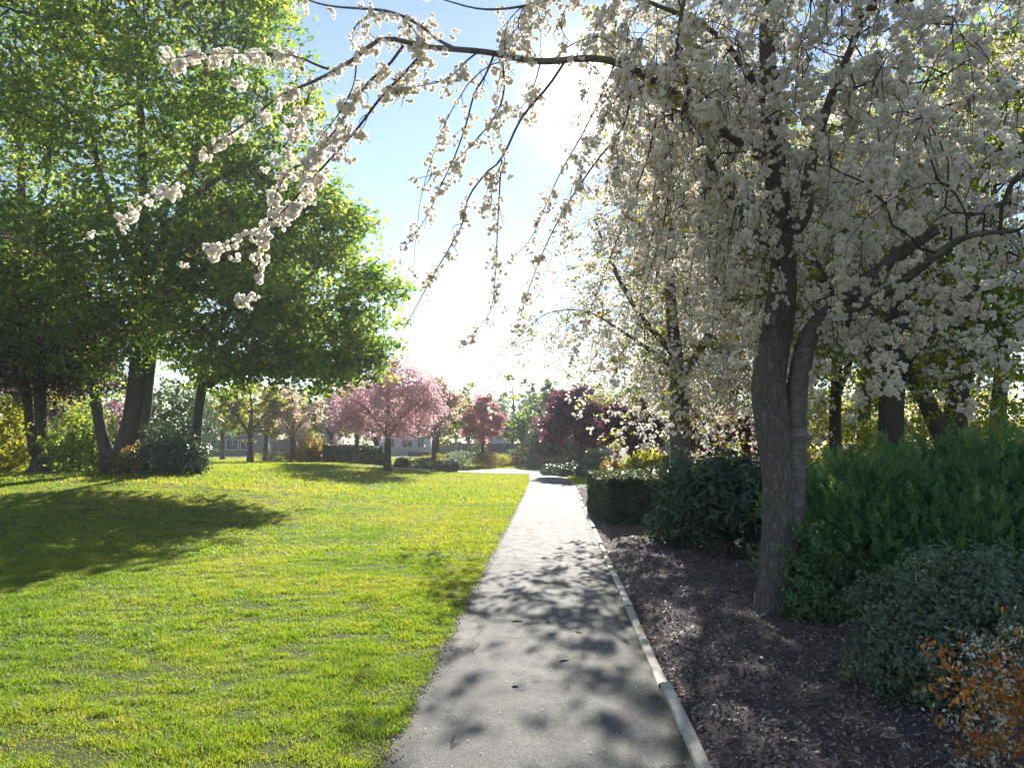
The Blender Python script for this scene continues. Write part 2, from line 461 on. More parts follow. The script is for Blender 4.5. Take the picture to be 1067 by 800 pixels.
MAT['grass'] = leaf_mat('grass_blade', [(.045, .085, .012), (.075, .13, .016), (.13, .155, .025), (.20, .17, .06)], [(.16, .30, .012), (.30, .45, .015), (.52, .52, .03), (.5, .42, .12)], .55, .5, .35)
MAT['wood_dark'] = flat_mat('dark_timber', (.03, .028, .03), (.07, .065, .062), 5, .8, .2, .01, (1, 1, 6))
MAT['wood'] = flat_mat('bench_timber', (.10, .075, .05), (.17, .13, .09), 6, .6, .3, .005, (1, 8, 8))
MAT['metal'] = flat_mat('bench_iron', (.025, .025, .027), (.04, .04, .042), 10, .5, .5, .002)
MAT['render_grey'] = flat_mat('grey_render', (.11, .12, .14), (.15, .16, .18), 3, .85, .2, .005)
MAT['render_white'] = flat_mat('white_render', (.42, .43, .45), (.5, .5, .51), 3, .85, .2, .005)
MAT['brick'] = flat_mat('brown_brick', (.16, .11, .09), (.24, .17, .14), 9, .85, .2, .005)
MAT['slate'] = flat_mat('slate_roof', (.09, .10, .125), (.15, .16, .19), 4, .7, .3, .01, (1, 4, 4))
MAT['frame_white'] = flat_mat('white_frame', (.6, .6, .6), (.7, .7, .7), 8, .5, .4, .001)
def glass():
    m, nt, out = new_mat('window_glass')
    p = principled(nt, out, (.03, .035, .04), .08, .6); return m
MAT['glass'] = glass()

# ground
m, nt, out = new_mat('meadow_soil')
v = coords(nt); f = noise(nt, .7, 5, .6, v); f2 = noise(nt, 14, 4, .6, v)
c = ramp(nt, f, [(.35, (.05, .08, .016)), (.6, (.075, .105, .02)), (.75, (.11, .115, .03))])
c = mixc(nt, f2, c, (.06, .05, .03))
principled(nt, out, c, .95, .1, f2, .02); MAT['ground'] = m
# asphalt path
m, nt, out = new_mat('worn_asphalt')
v = coords(nt); big = noise(nt, .55, 5, .6, v); mid = noise(nt, 4.5, 5, .65, v); fine = noise(nt, 95, 3, .7, v)
vo = nt.nodes.new('ShaderNodeTexVoronoi'); vo.inputs['Scale'].default_value = 120; nt.links.new(v, vo.inputs[0])
c = ramp(nt, fine, [(.32, (.085, .082, .08)), (.52, (.16, .153, .143)), (.72, (.30, .28, .25))])
c = mixc(nt, ramp(nt, big, [(.35, (0, 0, 0)), (.65, (1, 1, 1))]), c, (.155, .148, .14), 'MULTIPLY') if False else c
tone = ramp(nt, big, [(.3, (.7, .7, .72)), (.5, (1, 1, 1)), (.7, (1.25, 1.2, 1.1))])
c = mixc(nt, 1.0, c, tone, 'MULTIPLY')
stain = ramp(nt, mid, [(.36, (.62, .6, .58)), (.5, (1, 1, 1))])
c = mixc(nt, .7, c, stain, 'MULTIPLY')
def mth(op, a, b_=None):
    q = nt.nodes.new('ShaderNodeMath'); q.operation = op
    for i_, k_ in enumerate((a, b_)):
        if k_ is None: continue
        if isinstance(k_, (int, float)): q.inputs[i_].default_value = k_
        else: nt.links.new(k_, q.inputs[i_])
    return q.outputs[0]
sx = nt.nodes.new('ShaderNodeSeparateXYZ'); nt.links.new(v, sx.inputs[0])
wig = mth('MULTIPLY', noise(nt, 3.0, 5, .6, v), .16)
joint = mth('LESS_THAN', mth('ABSOLUTE', mth('SUBTRACT', mth('ADD', sx.outputs['Y'], wig), 6.5)), .007)
vc = nt.nodes.new('ShaderNodeTexVoronoi'); vc.feature = 'DISTANCE_TO_EDGE'; vc.inputs['Scale'].default_value = .42
dist = nt.nodes.new('ShaderNodeVectorMath'); dist.operation = 'MULTIPLY_ADD'; nzc = nt.nodes.new('ShaderNodeTexNoise'); nzc.inputs['Scale'].default_value = 3.5; nzc.inputs['Detail'].default_value = 5; nt.links.new(v, nzc.inputs['Vector'])
nt.links.new(nzc.outputs['Color'], dist.inputs[0]); dist.inputs[1].default_value = (.35, .35, 0); nt.links.new(v, dist.inputs[2]); nt.links.new(dist.outputs[0], vc.inputs['Vector'])
crack = mth('MULTIPLY', mth('LESS_THAN', vc.outputs['Distance'], .0035), mth('GREATER_THAN', big, .5))
c = mixc(nt, mth('MULTIPLY', mth('MAXIMUM', joint, crack), .8), c, (.025, .024, .022))
ea = N_(nt, 'ShaderNodeAttribute', attribute_name='edge')
eg = mth('MULTIPLY', ramp(nt, mth('ADD', ea.outputs['Fac'], mth('MULTIPLY', mth('SUBTRACT', mid, .5), .35)), [(.84, (0, 0, 0)), (1.0, (1, 1, 1))]), .75)
c = mixc(nt, eg, c, (.085, .082, .05))
pb = nt.nodes.new('ShaderNodeMath'); pb.operation = 'ADD'; nt.links.new(fine, pb.inputs[0]); nt.links.new(vo.outputs[0], pb.inputs[1])
rr_ = ramp(nt, mid, [(.3, (.66, .66, .66)), (.7, (.85, .85, .85))])
principled(nt, out, c, rr_, .06, pb.outputs[0], .006, .55); MAT['path'] = m
m, nt, out = new_mat('sandy_gravel')
v = coords(nt); f = noise(nt, 3, 5, .6, v); principled(nt, out, ramp(nt, f, [(.3, (.34, .29, .24)), (.7, (.44, .39, .33))]), .9, .2, noise(nt, 60, 3, .6, v), .006); MAT['sand'] = m
# bark mulch
m, nt, out = new_mat('bark_mulch')
v = coords(nt); f = noise(nt, 1.1, 4, .6, v); g = noise(nt, 40, 5, .7, v)
c = ramp(nt, g, [(.3, (.042, .03, .029)), (.5, (.13, .096, .096)), (.68, (.23, .175, .162))])
c = mixc(nt, .6, c, ramp(nt, f, [(.35, (.6, .6, .65)), (.65, (1.3, 1.2, 1.1))]), 'MULTIPLY')
principled(nt, out, c, .9, .25, g, .03, 1.0); MAT['mulch'] = m
MAT['chip'] = leaf_mat('bark_chip', [(.055, .04, .042), (.12, .088, .086), (.21, .16, .145), (.46, .38, .32)], [(.05, .03, .03), (.11, .08, .06), (.2, .14, .1), (.45, .33, .2)], .12, .6, .4)
MAT['soil'] = leaf_mat('soil_crumb', [(.09, .065, .055), (.2, .15, .125), (.36, .29, .25)], [(.05, .03, .02), (.1, .07, .05), (.2, .15, .1)], .1, .8, .2)
m, nt, out = new_mat('concrete_edging')
v = coords(nt); f = noise(nt, 7, 5, .65, v); g = noise(nt, 60, 3, .6, v)
c = ramp(nt, f, [(.28, (.26, .23, .18)), (.5, (.46, .42, .35)), (.75, (.56, .52, .45))])
principled(nt, out, c, .85, .25, g, .004); MAT['edging'] = m
m, nt, out = new_mat('volume_haze')
nt.nodes.remove(out); out = nt.nodes.new('ShaderNodeOutputMaterial')
pv = nt.nodes.new('ShaderNodeVolumePrincipled'); pv.inputs['Color'].default_value = (.93, .95, 1, 1); pv.inputs['Density'].default_value = .0006; pv.inputs['Anisotropy'].default_value = .35
nt.links.new(pv.outputs[0], out.inputs['Volume']); MAT['haze'] = m
HAZE = True

# ------------------------------------------------------------------ ground, path, bed
def axis(lo, hi, fine_lo, fine_hi, fs, cs):
    a = list(np.arange(fine_lo, fine_hi + 1e-6, fs))
    x = fine_lo; L = []
    s = fs
    while x > lo: s = min(s * 1.35, cs); x -= s; L.append(max(x, lo))
    x = fine_hi; R = []; s = fs
    while x < hi: s = min(s * 1.35, cs); x += s; R.append(min(x, hi))
    return np.array(L[::-1] + a + R)
def sheet(X, Y, Z):
    ny, nx = X.shape
    V = np.stack([X, Y, Z], -1).reshape(-1, 3)
    i = np.arange(ny - 1)[:, None] * nx; j = np.arange(nx - 1)[None]
    return V, np.stack([i + j, i + j + 1, i + nx + j + 1, i + nx + j], -1).reshape(-1, 4)
gx, gy = axis(-170, 170, -22, 14, .3, 12), axis(-40, 300, 0, 60, .35, 14)
X, Y = np.meshgrid(gx, gy)
Z = hgt(X, Y)
tag(build('ground', *sheet(X, Y, Z), MAT['ground'], smooth=True), kind='structure')

yy = np.arange(-6, 46.2, .12); t = np.linspace(-1, 1, 25)
X = path_c(yy)[:, None] + (path_w(yy)[:, None] + .035 * (vnoise(yy * 2.2, yy * 0, 1)[:, None] - .5) * np.sign(t)[None] * (np.abs(t)[None] > .99)) * t[None]
X = X + .02 * (vnoise(yy * 6, yy * 0, 2)[:, None] - .5) * (np.abs(t)[None] > .99) + .035 * (t[None] > .99)
Y = np.repeat(yy[:, None], 25, 1)
Z = hgt(X, Y) + .010 + .014 * (1 - t[None] ** 2) + .006 * (vnoise(X * 1.3, Y * 1.1, 6) - .5)
tag(build('path', *sheet(X, Y, Z), MAT['path'], smooth=True, attrs={'edge': np.repeat(np.abs(t)[None], len(yy), 0).ravel()}), kind='structure')
xs = np.linspace(-26, 9, 120)
X = np.repeat(xs[None], 8, 0); c0 = cross_c(xs); w0 = cross_w(xs)
Y = c0[None] + w0[None] * np.linspace(-.8, .9, 8)[:, None]
tag(build('cross_path', *sheet(X, Y, hgt(X, Y) + .03), MAT['sand'], smooth=True), kind='structure')

def bed_edge(y): return path_c(y) + path_w(y) + .075
ys = axis(-4, 29.5, 1.5, 14, .1, .4); t = np.linspace(0, 1, 110) ** 1.5
X = bed_edge(ys)[:, None] + t[None] * (15 - bed_edge(ys)[:, None]); Y = np.repeat(ys[:, None], 110, 1)
def bed_z(x, y): 
    e = x - bed_edge(y)
    return hgt(x, y) + .006 + ss(e / .25) * (.02 + .07 * vnoise(x * 1.1, y * 1.1, 9) + .035 * vnoise(x * 5, y * 5, 10) + .018 * vnoise(x * 13, y * 13, 12))
tag(build('mulch_bed', *sheet(X, Y, bed_z(X, Y)), MAT['mulch'], smooth=True), kind='structure')

# timber/concrete edging strips along the right of the path
mb = MB(); y0 = -2.0; k = 0
while y0 < 29:
    L = 2.4 if y0 < 20 else 3.0
    y1 = y0 + L - .012; sg = np.linspace(y0, y1, 7); jit = rng.normal() * .008
    for a, b in zip(sg[:-1], sg[1:]):
        pts = []
        for yv in (a, b):
            xc = path_c(yv) + path_w(yv) + .045 + jit
            zt = .038 + .012 * math.sin(yv * 1.3 + k)
            pts.append([(xc - .034, yv, -.05), (xc - .034, yv, zt - .006), (xc - .029, yv, zt), (xc + .029, yv, zt), (xc + .034, yv, zt - .006), (xc + .034, yv, -.05)])
        V = np.array(pts[0] + pts[1]); fs = [(i, i + 1, i + 7, i + 6) for i in range(5)]
        if a == sg[0]: fs.append((0, 1, 2, 3, 4, 5))
        if b == sg[-1]: fs.append((11, 10, 9, 8, 7, 6))
        mb.add(V, fs)
    y0 += L; k += 1
tag(mb.obj('kerb', MAT['edging']), kind='structure')

# ------------------------------------------------------------------ grass
def grass_zone(n, y0, y1, hmean, wid, seed, two=True, right=False):
    g = np.random.default_rng(seed)
    y = y0 + (y1 - y0) * g.random(n * 2)
    lim = .80 * y + 1.6
    x = -lim + g.random(n * 2) * lim * 2
    e = path_c(y) - path_w(y)
    if right:
        er = path_c(y) + path_w(y)
        ok = (x > er + .03) & (x < er + 3.6) & (y > 29.3) & (y < 43.5)
    else:
        ov = .03 + .05 * vnoise(y * 3, x * 0, 21)
        ok = (x < e + ov - .03) & ((y < cross_c(x) - .78 * cross_w(x)) | (y > cross_c(x) + .88 * cross_w(x)))
    cl = vnoise(x * 2.0, y * 3.0, 31) * .4 + vnoise(x * 6, y * 9, 32) * .6
    ok &= g.random(n * 2) < np.clip(-.2 + 2.3 * cl, .45, 1)
    x, y, cl = x[ok][:n], y[ok][:n], cl[ok][:n]
    m = len(x)
    H = hmean * (.35 + 1.5 * cl ** 1.5 + .22 * (vnoise(x * 4.0, y * 5, 46) > .72)) * g.uniform(.6, 1.35, m); w = wid * g.uniform(.7, 1.3, m)
    a = g.random(m) * 6.283; lean = g.uniform(.2, 1.6, m) * H; la = g.random(m) * 6.283
    base = np.stack([x, y, hgt(x, y) - .004], 1)
    side = np.stack([np.cos(a), np.sin(a), 0 * a], 1) * w[:, None]
    ld = np.stack([np.cos(la), np.sin(la), 0 * a], 1) * lean[:, None]
    up = np.array([0, 0, 1.0])[None] * H[:, None]
    if two:
        V = np.stack([base - side, base + side, base + up * .55 + ld * .3 + side * .8, base + up * .55 + ld * .3 - side * .8, base + up + ld + side * .12, base + up + ld - side * .12], 1)
        fq = np.array([(0, 1, 2, 3), (3, 2, 4, 5)])
    else:
        V = np.stack([base - side, base + side, base + up + ld * .8 + side * .25, base + up + ld * .8 - side * .25], 1)
        fq = np.array([(0, 1, 2, 3)])
    kk = V.shape[1]
    Q = (fq[None] + (np.arange(m) * kk)[:, None, None]).reshape(-1, 4)
    patch = .62 * vnoise(x * .9, y * .7, 41) + .38 * vnoise(x * 4.1, y * 5.1, 42)
    patch = .75 * patch + .25 * vnoise(x * 11, y * 13, 43); rn = np.clip(.03 + .95 * (patch - .28) + .36 * (g.random(m) - .35) + .014 * np.clip(y - 4, 0, 14), 0, .8)
    straw = g.random(m) < .05; rn[straw] = .85 + .15 * g.random(straw.sum())
    return V.reshape(-1, 3), Q, np.repeat(rn, kk)
def grass(name, zones):
    Vs, Qs, As, n = [], [], [], 0
    for V, Q, A in zones: Vs.append(V); Qs.append(Q + n); As.append(A); n += len(V)
    return build(name, np.concatenate(Vs), np.concatenate(Qs), MAT['grass'], attrs={'rnd': np.concatenate(As)})
tag(grass('lawn_grass', [grass_zone(260000, 2.2, 6.2, .027, .0024, 1), grass_zone(230000, 6.2, 11, .030, .0036, 2), grass_zone(190000, 11, 21, .036, .0062, 3),
                         grass_zone(150000, 21, 45, .06, .013, 4, False), grass_zone(60000, 45, 75, .08, .03, 6, False)]),
    'sunlit mown lawn of bright yellow green grass left of the path', 'grass', kind='stuff')
tag(grass('verge_grass', [grass_zone(330000, 29, 44, .06, .012, 7, False, True)]), 'small strip of green grass right of the path beyond the hedge', 'grass', kind='stuff')

# soil crumbs and moss along the left edge of the path
n = 5000; y = 2.2 + 24 * rng.random(n) ** 1.6; x = path_c(y) - path_w(y) + rng.normal(size=n) * .035 + .01
R = rand_frames(n, np.tile([0, 0, 1.], (n, 1)), .6)
V, Q = scatter(*KITE, np.stack([x, y, hgt(x, y) + .016], 1), R, .013 * rng.uniform(.5, 1.8, n))
tag(build('soil_crumbs', V, Q, MAT['soil'], attrs={'rnd': rnd_attr(len(V), 4)}), 'crumbs of brown soil along the ragged left edge of the path', 'soil', kind='stuff')

# bark chips and dead leaves on the bed
n = 80000; y = 2.0 + 26 * rng.random(n) ** 1.9; x = bed_edge(y) + .01 - .16 * (rng.random(n) < .012) * rng.random(n) + (rng.random(n) ** 1.25) * (np.minimum(.78 * y + 2.2, 14) - bed_edge(y) * .3)
R = rand_frames(n, np.tile([0, 0, 1.], (n, 1)), .75)
sc = .78 * np.stack([rng.uniform(.02, .06, n) * (1 + .02 * y), rng.uniform(.02, .05, n), rng.uniform(.02, .05, n)], 1)
sc *= np.where(rng.random(n) < .12, 1.5, 1)[:, None]
V, Q = scatter(*LEAF2, np.stack([x, y, bed_z(x, y) + .006 + .012 * rng.random(n)], 1), R, sc)
tag(build('bark_chips', V, Q, MAT['chip'], attrs={'rnd': np.clip(np.repeat(rng.random(n) ** 1.25, 5), 0, 1)}), 'brown bark chips and dead leaves covering the shaded bed', 'bark chips', kind='stuff')
# fallen petals
n = 5200; y = 2.5 + 16 * rng.random(n) ** 1.5; x = path_c(y) + rng.normal(size=n) * 2.2 + 1.2
x = np.where(x < path_c(y) - 2.5, x + 4, x)
on = (x > bed_edge(y)); z = np.where(on, bed_z(x, y) + .02, hgt(x, y) + .03)
keep = on | ((rng.random(n) < .3) & (np.abs(x - path_c(y)) < path_w(y))); x, y, z = x[keep], y[keep], z[keep]; n = len(x)
V, Q = scatter(*LEAF2, np.stack([x, y, z], 1), rand_frames(n, np.tile([0, 0, 1.], (n, 1)), .4), .018 * rng.uniform(.6, 1.5, n))
tag(build('fallen_petals', V, Q, MAT['blossom_white'], attrs={'rnd': rnd_attr(len(V), 5)}), 'white petals fallen over the bark bed', 'petals', kind='stuff')
# twigs lying on the path
for i, (px, d, rz, L) in enumerate([(587, 5.75, .35, .075), (539, 7.0, .1, .10), (537, 5.15, .05, .045), (602, 6.6, -.6, .07)]):
    p = G(px, d, .028); a = np.array([math.cos(rz), math.sin(rz), 0]) * L / 2
    P = spline([p - a, p + np.array([0, .004, .002]), p + a], 6)
    o = build('fallen_twig', *tubes([(P, np.array([.003, .005, .006, .005, .004, .002]), 6)]), MAT['twig'])
    tag(o, ['thick dark bit of twig lying on the path, with bark bed to its right', 'long thin dark twig on the path near the shadow patch', 'shortest dark twig stub near the middle of the path', 'slanting dark twig near the right edge of the path'][i], 'twig', 'dark twigs lying on the path')

# ------------------------------------------------------------------ generic tree
def add_tree(name, label, cat, paths, E, natt, step, kill, base, tip, bark, crown, leafn, size, mat, tmpl=KITE, sigma=.25, zmin=1.0,
             group=None, trop=(0, 0, .05), twigs=0, twlen=(.4, .9), puffs=None, pscale=1.0, second=None, up=.6, thr=None, wob=.28, iters=110):
    A = ellipsoids(E, natt, zmin)
    SP = [spline(p, max(4, int(np.sum(np.linalg.norm(np.diff(np.asarray(p)[:, :3], axis=0), axis=1)) / (step * .8)) + 2)) for p in paths]
    N, par, tips, fixed, nfix = grow(SP, A, step, kill, iters, tip, trop, wob)
    r = radii(tips, fixed, base, tip)
    root = thing(name, SP[0][0, :3], label, cat, group)
    tr, br = chains_of(N, par, r, nfix)
    build('trunk', *tubes(rough(tr, .10)), bark, root, smooth=True)
    brt = [tubes(br)] if br else []
    thr = thr or base * .16
    leafbase = N; leafr = r
    if twigs:
        idx = rng.choice(np.where(r < thr)[0], size=twigs)
        K = 7; P = np.zeros((twigs, K, 3)); P[:, 0] = N[idx]
        cen = np.mean(A, 0) if len(A) else N.mean(0)
        d = unit(unit(N[idx] - np.mean(np.asarray(E)[:, :3], 0)) * .5 + rng.normal(size=(twigs, 3)) * .7 + np.asarray(trop) * 2)
        L = rng.uniform(*twlen, twigs)[:, None] / (K - 1)
        for k in range(1, K):
            d = unit(d + rng.normal(size=(twigs, 3)) * .12 + np.asarray(trop) * .8)
            P[:, k] = P[:, k - 1] + d * L
        P[:, :, 2] = np.maximum(P[:, :, 2], zmin * .5)
        brt.append(batch_tubes(P, np.linspace(tip * .9, tip * .35, K)[None] * np.ones((twigs, 1))))
        leafbase = np.concatenate([P[:, 1:].reshape(-1, 3), P[:, 3:].reshape(-1, 3)]); leafr = np.zeros(len(leafbase))
    if brt: build('branches', *merge(brt), bark, root, smooth=True)
    pos = leaf_cloud(leafbase, leafr, thr, leafn, sigma, *((.8, 3, .6) if puffs else (.5, 16, 0)))
    pos = pos[pos[:, 2] > zmin * .6]; tone = pos[:, 3]; pos = pos[:, :3]
    if puffs:
        V, Q = bunches(puffs, pos, pscale); kk = len(puffs[0][0])
    else:
        V, Q = leaves_mesh(pos, tmpl, size, up); kk = len(tmpl[0])
    build(crown, V, Q, mat, root, attrs={'rnd': rnd_attr(len(V), kk) if puffs else np.repeat(tone, kk)})
    if second:
        nm, cnt, sz, mt = second
        pos = leaf_cloud(leafbase, leafr, thr, cnt, sigma * 1.1)[:, :3]
        V, Q = leaves_mesh(pos, LEAF2, sz, .4)
        build(nm, V, Q, mt, root, attrs={'rnd': rnd_attr(len(V), 5)})
    return root, N, r

def e(px, py, d, rx, ry, rz): return (*at(px, py, d), rx, ry, rz)
def pt(px, py, d, r): return (*at(px, py, d), r)
def gp(px, d, r, dz=-.05): return (*G(px, d, dz), r)

# ------------------------------------------------------------------ trees at the left
add_tree('maple_tree', 'tall spreading maple with twin trunks and bright green leaves at the lawn edge', 'tree',
    [[gp(127, 26, .62), pt(127, 486, 26, .44), pt(129, 470, 26, .34), pt(136, 440, 26, .27), pt(141, 400, 26, .25), pt(145, 350, 26, .24), pt(151, 300, 26, .21), pt(150, 210, 26, .16), pt(146, 100, 26, .11), pt(142, 20, 26, .06)],
     [pt(133, 480, 26, .26), pt(142, 466, 26.2, .23), pt(151, 430, 26.2, .20), pt(155, 390, 26.3, .19), pt(164, 330, 26.4, .17), pt(186, 240, 26.6, .13), pt(205, 150, 27, .09), pt(215, 60, 27, .05)],
     [pt(151, 310, 26, .2), pt(135, 270, 25.5, .15), pt(110, 200, 25, .1), pt(90, 120, 25, .06)],
     [pt(152, 290, 26, .2), pt(182, 230, 25, .13), pt(222, 190, 24, .09), pt(262, 170, 24, .05)]],
    [e(130, 110, 26, 6.2, 5.5, 5.6), e(225, 150, 26, 3.4, 4.5, 4.6), e(60, 40, 26, 5, 5, 5), e(215, 30, 26, 2.6, 4, 4), e(170, -70, 26, 5.4, 5, 4.5), e(150, 260, 25, 5, 4.5, 2.6), e(255, 240, 26, 2.6, 3, 2.4)],
    2300, .55, .75, .44, .012, MAT['bark_dark'], 'crown', 56000, .235, MAT['maple'], LEAF2, .36, 4.2, thr=.05, twigs=4200, twlen=(.5, 1.3), trop=(0, 0, .03))
add_tree('maple_tree', 'lower spreading tree of sunlit bright green leaves reaching right over the lawn', 'tree',
    [[gp(204, 25.6, .2), pt(204, 478, 25.6, .16), pt(206, 440, 25.6, .15), pt(209, 415, 25.4, .145), pt(214, 385, 25.2, .13), pt(226, 350, 25, .11), pt(250, 300, 25, .08)],
     [pt(212, 405, 25, .15), pt(240, 388, 24.6, .12), pt(290, 381, 24.2, .09), pt(345, 379, 24, .06), pt(395, 372, 24, .03)],
     [pt(228, 370, 25, .13), pt(270, 330, 25.4, .1), pt(320, 290, 25.6, .06), pt(350, 255, 25.6, .03)]],
    [e(275, 310, 25, 3.2, 3.6, 2.1), e(365, 320, 24.5, 1.6, 2.2, 1.2), e(235, 345, 25, 2.8, 3, 1.6), e(345, 235, 25.5, 1.2, 2.0, 1.3), e(300, 378, 24.5, 3.3, 2.6, .55), e(398, 372, 24.3, 1.0, 1.6, .5), e(290, 205, 26, 2, 2.5, 1.3), e(392, 285, 24.5, .7, 1.4, .6), e(330, 350, 24, 2.0, 1.8, .6)],
    1500, .4, .55, .24, .010, MAT['bark_dark'], 'crown', 25000, .215, MAT['maple_warm'], LEAF2, .27, 3.3, thr=.04, twigs=2600, twlen=(.4, 1.0), trop=(0, 0, -.01))
add_tree('leaning_tree', 'slim dark trunk leaning out left from the foot of the twin maple', 'tree',
    [[gp(116, 26.1, .35), pt(113, 478, 26.1, .28), pt(106, 452, 26.1, .2), pt(100, 420, 26, .17), pt(97, 390, 26, .15), pt(98, 350, 25.8, .12), pt(92, 300, 25.5, .07)]],
    [e(95, 340, 25.5, 3.2, 3, 1.8), e(55, 310, 25.5, 2.4, 3, 1.5)], 520, .4, .55, .2, .010, MAT['bark_dark'], 'crown', 17000, .15, MAT['maple'], LEAF2, .26, 4, thr=.05, twigs=900)
add_tree('dark_evergreen', 'dark evergreen with a double trunk and brownish green crown at the left edge', 'tree',
    [[gp(42, 27, .5), pt(42, 485, 27, .32), pt(43, 450, 27, .22), pt(42, 420, 27, .2), pt(38, 370, 27, .18), pt(36, 320, 27, .13), pt(30, 250, 27, .06)],
     [pt(42, 478, 27, .2), pt(32, 450, 27.1, .17), pt(29, 420, 27.1, .16), pt(20, 370, 27.2, .13), pt(5, 310, 27.2, .07)]],
    [e(30, 320, 27, 3.4, 3, 3.2), e(-15, 300, 27, 3.5, 3, 3), e(85, 370, 26.5, 2.6, 2.4, 1.6), e(10, 385, 27, 3.6, 3, 1.2)], 800, .4, .55, .3, .010, MAT['bark_dark'], 'crown', 60000, .17, MAT['evergreen'], LEAF2, .3, 3.4, thr=.06, twigs=1800)
add_tree('bare_tree', 'tall thin tree just coming into leaf behind the maple at left', 'tree',
    [[gp(20, 32, .3), pt(22, 400, 32, .26), pt(24, 300, 32, .22), pt(22, 180, 32, .15), pt(20, 60, 32, .08)], [pt(23, 250, 32, .15), pt(48, 190, 32, .11), pt(56, 80, 32, .06)]],
    [e(30, 130, 32, 4.5, 4, 6), e(-30, 150, 32, 4, 4, 5)], 700, .5, .7, .3, .010, MAT['bark_dark'], 'crown', 9000, .16, MAT['maple'], LEAF2, .3, 5, thr=.05, twigs=900, trop=(0, 0, .12))

# ------------------------------------------------------------------ white cherry beside the path
CH = thing('cherry_tree', G(810, 7.2), 'white blossoming cherry with forked striped trunk beside the path, branches arching over it', 'tree')
lead = [gp(806, 7.2, .21, -.06), pt(808, 622, 7.2, .172), pt(811, 600, 7.2, .16), pt(813, 560, 7.2, .155), pt(812, 500, 7.2, .15), pt(806, 440, 7.2, .155), pt(802, 400, 7.2, .155), pt(808, 350, 7.2, .14), pt(815, 290, 7.2, .125), pt(812, 230, 7.2, .11), pt(806, 150, 7.25, .095), pt(800, 60, 7.3, .08), pt(798, -40, 7.3, .05)]
fork = [pt(818, 590, 7.2, .09), pt(826, 530, 7.18, .10), pt(829, 460, 7.18, .10), pt(831, 400, 7.2, .095), pt(846, 345, 7.2, .085), pt(885, 310, 7.2, .075), pt(925, 275, 7.0, .06), pt(985, 235, 6.7, .04), pt(1050, 210, 6.5, .02)]
stem3 = [pt(866, 334, 7.3, .06), pt(905, 305, 7.6, .06), pt(932, 265, 7.8, .05), pt(940, 210, 8.0, .04), pt(960, 130, 8.2, .02)]
limbA = [pt(812, 255, 7.2, .075), pt(838, 225, 7.0, .062), pt(845, 170, 6.8, .05), pt(870, 90, 6.4, .035), pt(905, 10, 6, .02)]
limbL_ = [pt(808, 175, 7.25, .07), pt(770, 150, 7.0, .058), pt(722, 112, 6.5, .05), pt(670, 78, 6.1, .042), pt(622, 64, 5.7, .034), pt(564, 64, 5.4, .030), pt(506, 52, 5.1, .026), pt(444, 50, 4.9, .022), pt(402, 43, 4.8, .020), pt(372, 58, 4.75, .017), pt(346, 72, 4.7, .015), pt(326, 89, 4.65, .013), pt(289, 103, 4.6, .011), pt(264, 118, 4.55, .009), pt(231, 148, 4.5, .008), pt(202, 173, 4.5, .006), pt(177, 192, 4.5, .005), pt(153, 206, 4.5, .004), pt(120, 231, 4.5, .003), pt(89, 247, 4.5, .002)]
limbM = [pt(814, 270, 7.2, .045), pt(780, 235, 6.9, .032), pt(745, 180, 6.5, .024), pt(710, 120, 6.2, .013)]
limbR = [pt(866, 334, 7.3, .05), pt(930, 300, 6.2, .04), pt(1000, 250, 5.6, .025), pt(1060, 240, 5.2, .012)]
limbL = [(p[0] + .02 * math.sin(i * 2.1), p[1], p[2] + .018 * math.sin(i * 1.7 + 1), p[3] * .78) for i, p in enumerate(limbL_)]
topE = [pt(474, 51, 5.0, .013), pt(457, 42, 4.95, .011), pt(436, 26, 4.85, .010), pt(403, 12, 4.8, .009), pt(341, 6, 4.7, .006), pt(300, -8, 4.7, .004)]
topF = [pt(803, 110, 7.25, .05), pt(750, 40, 6.4, .026), pt(690, 8, 5.9, .018), pt(620, -12, 5.5, .013), pt(560, 4, 5.2, .010), pt(505, 10, 5.0, .007), pt(455, -2, 4.9, .004)]
E1 = [e(880, 150, 6.6, 2.2, 2.4, 1.7), e(1000, 200, 6.2, 1.5, 2.2, 1.5), e(790, 90, 6.9, 1.5, 2.0, 1.5), e(900, 10, 6.2, 2.4, 2.4, 1.3), e(740, 20, 6.4, 1.3, 1.6, .9), e(960, 340, 6.6, 1.3, 1.6, .55), e(1040, 60, 5.6, 1.2, 1.8, 1.3), e(860, 300, 6.6, .9, 1.2, .7)]
paths = [np.array(q) for q in (lead, fork, stem3, limbA, limbM, limbR)]
SP = [spline(q, max(6, int(np.sum(np.linalg.norm(np.diff(q[:, :3], axis=0), axis=1)) / .12))) for q in paths]
A = ellipsoids(E1, 1500, 1.9)
N, par, tips, fixed, nfix = grow(SP, A, .17, .24, 90, .0035, (0, 0, -.03), .3)
r = radii(tips, fixed, .18, .0035)
tr, br = chains_of(N, par, r, nfix)
tr.sort(key=lambda q: -q[1].max())
def dense(P, q, k):
    s_ = spline(np.column_stack([P, q]), len(P) * 3); return (s_[:, :3], s_[:, 3], k)
tP, tR, tk = dense(tr[0][0], tr[0][1], 40)
an = np.arange(tk) * 2 * np.pi / tk
zb = (tP[:, 2] - tP[0, 2])[:, None]
tR = tR[:, None] * (1 + .42 * np.exp(-np.maximum(zb - .06, 0) / .13) * (.35 + .65 * np.cos(an * 2.5 + .6)[None] ** 2)) * (1 + .05 * np.cos(3 * an + zb * 1.7) + .035 * np.cos(5 * an - zb * 2.9) + .03 * np.sin(zb * 6.1 + 2 * an))
build('trunk', *tubes(rough([(tP, tR[:, 0] * 0 + 1, tk)], .06, 3) and [(tP, tR * (1 + .07 * (vnoise(np.abs(an - np.pi)[None] * 5 + 0 * zb, zb * 2.2 + 0 * an[None], 3) - .5) * 2), tk)]), MAT['bark_grey'], CH, smooth=True)
